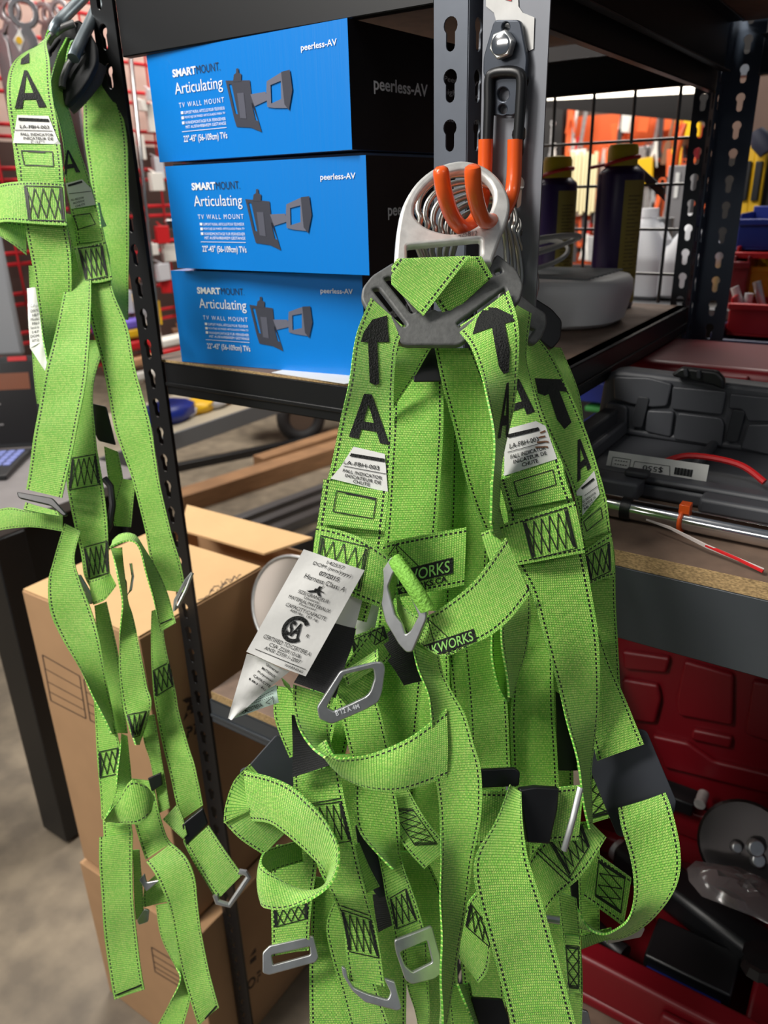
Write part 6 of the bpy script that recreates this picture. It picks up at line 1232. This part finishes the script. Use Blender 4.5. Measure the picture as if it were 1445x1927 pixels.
# lit tube and canopy beyond
a = OP(1030, 183, 1, 2.6); b = OP(1330, 168, 1, 2.6)
t = thing('light_tube', 'lit white fluorescent tube beyond the wire grid at the top', 'light', (a + b) / 2); m = MB(); m.tube([a, b], .009, 12); m.build('tube', mat('lit_tube', (255, 246, 225), .4, emit=3.2), t, smooth=True)
m = MB(); m.box((a[0] - .2, 2.60, a[2] + .01), (b[0] + .4, 2.66, a[2] + .05)); m.build('tube_housing', POSTD, t)
t = thing('canopy', 'dark overhead canopy shelf above the orange tool wall', 'shelf', (-1.0, 3.1, 1.8)); p = OP(1035, 200, 1, 2.9); q = OP(1310, 215, 1, 2.9); m = MB(); m.add([tuple(OP(x, y, 1, yy)) for yy in (2.9, 2.98) for x, y in ((1000, 190), (1340, 175), (1340, 232), (1000, 200))], [(0, 3, 2, 1), (4, 5, 6, 7), (0, 1, 5, 4), (1, 2, 6, 5), (2, 3, 7, 6), (3, 0, 4, 7)]); m.build('canopy_panel', DARKM, t)
for x_, y_ in ((-2.2, 2.95), (.3, 2.95)): bx('post', DARKM, t, (x_, y_, 0), (x_ + .04, y_ + .04, 2.6))
bx('canopy_rail', DARKM, t, (-2.2, 2.95, 1.90), (.34, 2.99, 1.93))
t = thing('upper_goods', 'dark stored boxes above the lit tube beyond the rack', 'box', (-1.0, 2.9, 2.0)); m = MB(); p = OP(1035, 160, 1, 3.0); m.box((-1.7, 3.0, 1.93), (.6, 3.3, 2.6)); m.build('box_body', DARKM, t)
# coloured bins at the right edge
def binn(label, mt, px0, py0, px1, py1, y, dp=.14, slope=0.03):
    a = OP(px0, py0, 1, y); b = OP(px1, py1, 1, y); t = thing('storage_bin', label, 'bin', ((a[0] + b[0]) / 2, y, b[2])); x0, x1, z0, z1 = a[0], b[0], b[2], a[2]; m = MB(); w = .004
    m.box((x0, y, z0), (x1, y + dp, z0 + w)); m.box((x0, y, z0 + w), (x1, y + w, z1)); m.box((x0, y + dp - w, z0 + w), (x1, y + dp, z1 + .02)); m.box((x0, y + w, z0 + w), (x0 + w, y + dp - w, z1 + .01)); m.box((x1 - w, y + w, z0 + w), (x1, y + dp - w, z1 + .01)); m.build('bin_tub', mt, t, bevel=.0015)
    m = MB(); m.box((x0 - .003, y - .005, z1 - .012), (x1 + .003, y, z1)); m.build('bin_lip', mt, t, bevel=.002); return (x0, x1, z0, z1)
binn('blue storage bin at the right edge, top of the bin column', BLUP, 1392, 412, 1500, 472, 1.75); binn('red storage bin right below the top blue bin', REDP, 1385, 474, 1500, 486, 1.72, .10)
binn('yellow storage bin between the two red bins at the right edge', YEL, 1396, 500, 1500, 562, 1.74); g = binn('red storage bin holding white tool handles at the right edge', REDP, 1374, 570, 1500, 640, 1.62)
binn('small tall red bin beside the yellow bin', REDC, 1380, 492, 1398, 572, 1.70, .1); binn('dark blue open tray at the bottom of the bin column', mat('navy_plastic', (30, 38, 80), .4), 1335, 636, 1480, 668, 1.52, .16)
for k, (x, y_, xx, yy) in enumerate(((1382, 540, 1398, 572), (1410, 552, 1402, 574), (1424, 530, 1436, 566))): 
    m = MB(); m.tube([OP(x, y_, 1, 1.68), OP(xx, yy + 20, 1, 1.68)], .008, 10); tag(m.build('hand_tool', (WPL, WPL, STEEL)[k], None, smooth=True), ('white slanted handle at the left of the red bin', 'white broken-looking handle in the middle of the red bin', 'grey round handle at the right of the red bin')[k], 'handle')
for k, (x, mt, lab) in enumerate(((1415, YEL, 'yellow hanging clamp, left one above the blue bin'), (1436, YEL, 'yellow hanging clamp, right one above the blue bin'))):
    a = OP(x, 275, 1, 2.0); b = OP(x - 2, 405, 1, 2.0); m = MB(); m.box((a[0] - .012, 1.99, b[2]), (a[0] + .012, 2.01, a[2])); t = thing('bar_clamp', lab, 'clamp', b); m.build('clamp_bar', mt, t, bevel=.003); bx('black_grip', BLKP, t, (a[0] - .007, 1.98, a[2] - .11), (a[0] + .007, 1.992, a[2] - .03), .002)
t = thing('navy_glove', 'dark navy grip hanging above the yellow clamps at the right edge', 'grip', OP(1432, 260, 1, 1.95)); m = MB(); m.tube([OP(1424, 245, 1, 1.95), OP(1432, 265, 1, 1.95), OP(1445, 285, 1, 1.95)], [.012, .022, .018], 10); m.build('grip', mat('navy_cloth', (30, 34, 52), .7), t, smooth=True)
binpost = thing('bin_stand', 'dark stand carrying the coloured bins at the right edge', 'stand', (-.2, 1.95, 0)); bx('back_plate', DARKM, binpost, (-.42, 2.02, .0), (.2, 2.05, 1.60), 0)
for z_ in (1.18, 1.28, 1.38): bx('rail', DARKM, binpost, (-.40, 1.60, z_ - .33), (.2, 2.02, z_ - .325), 0) if z_ < 1.2 else None
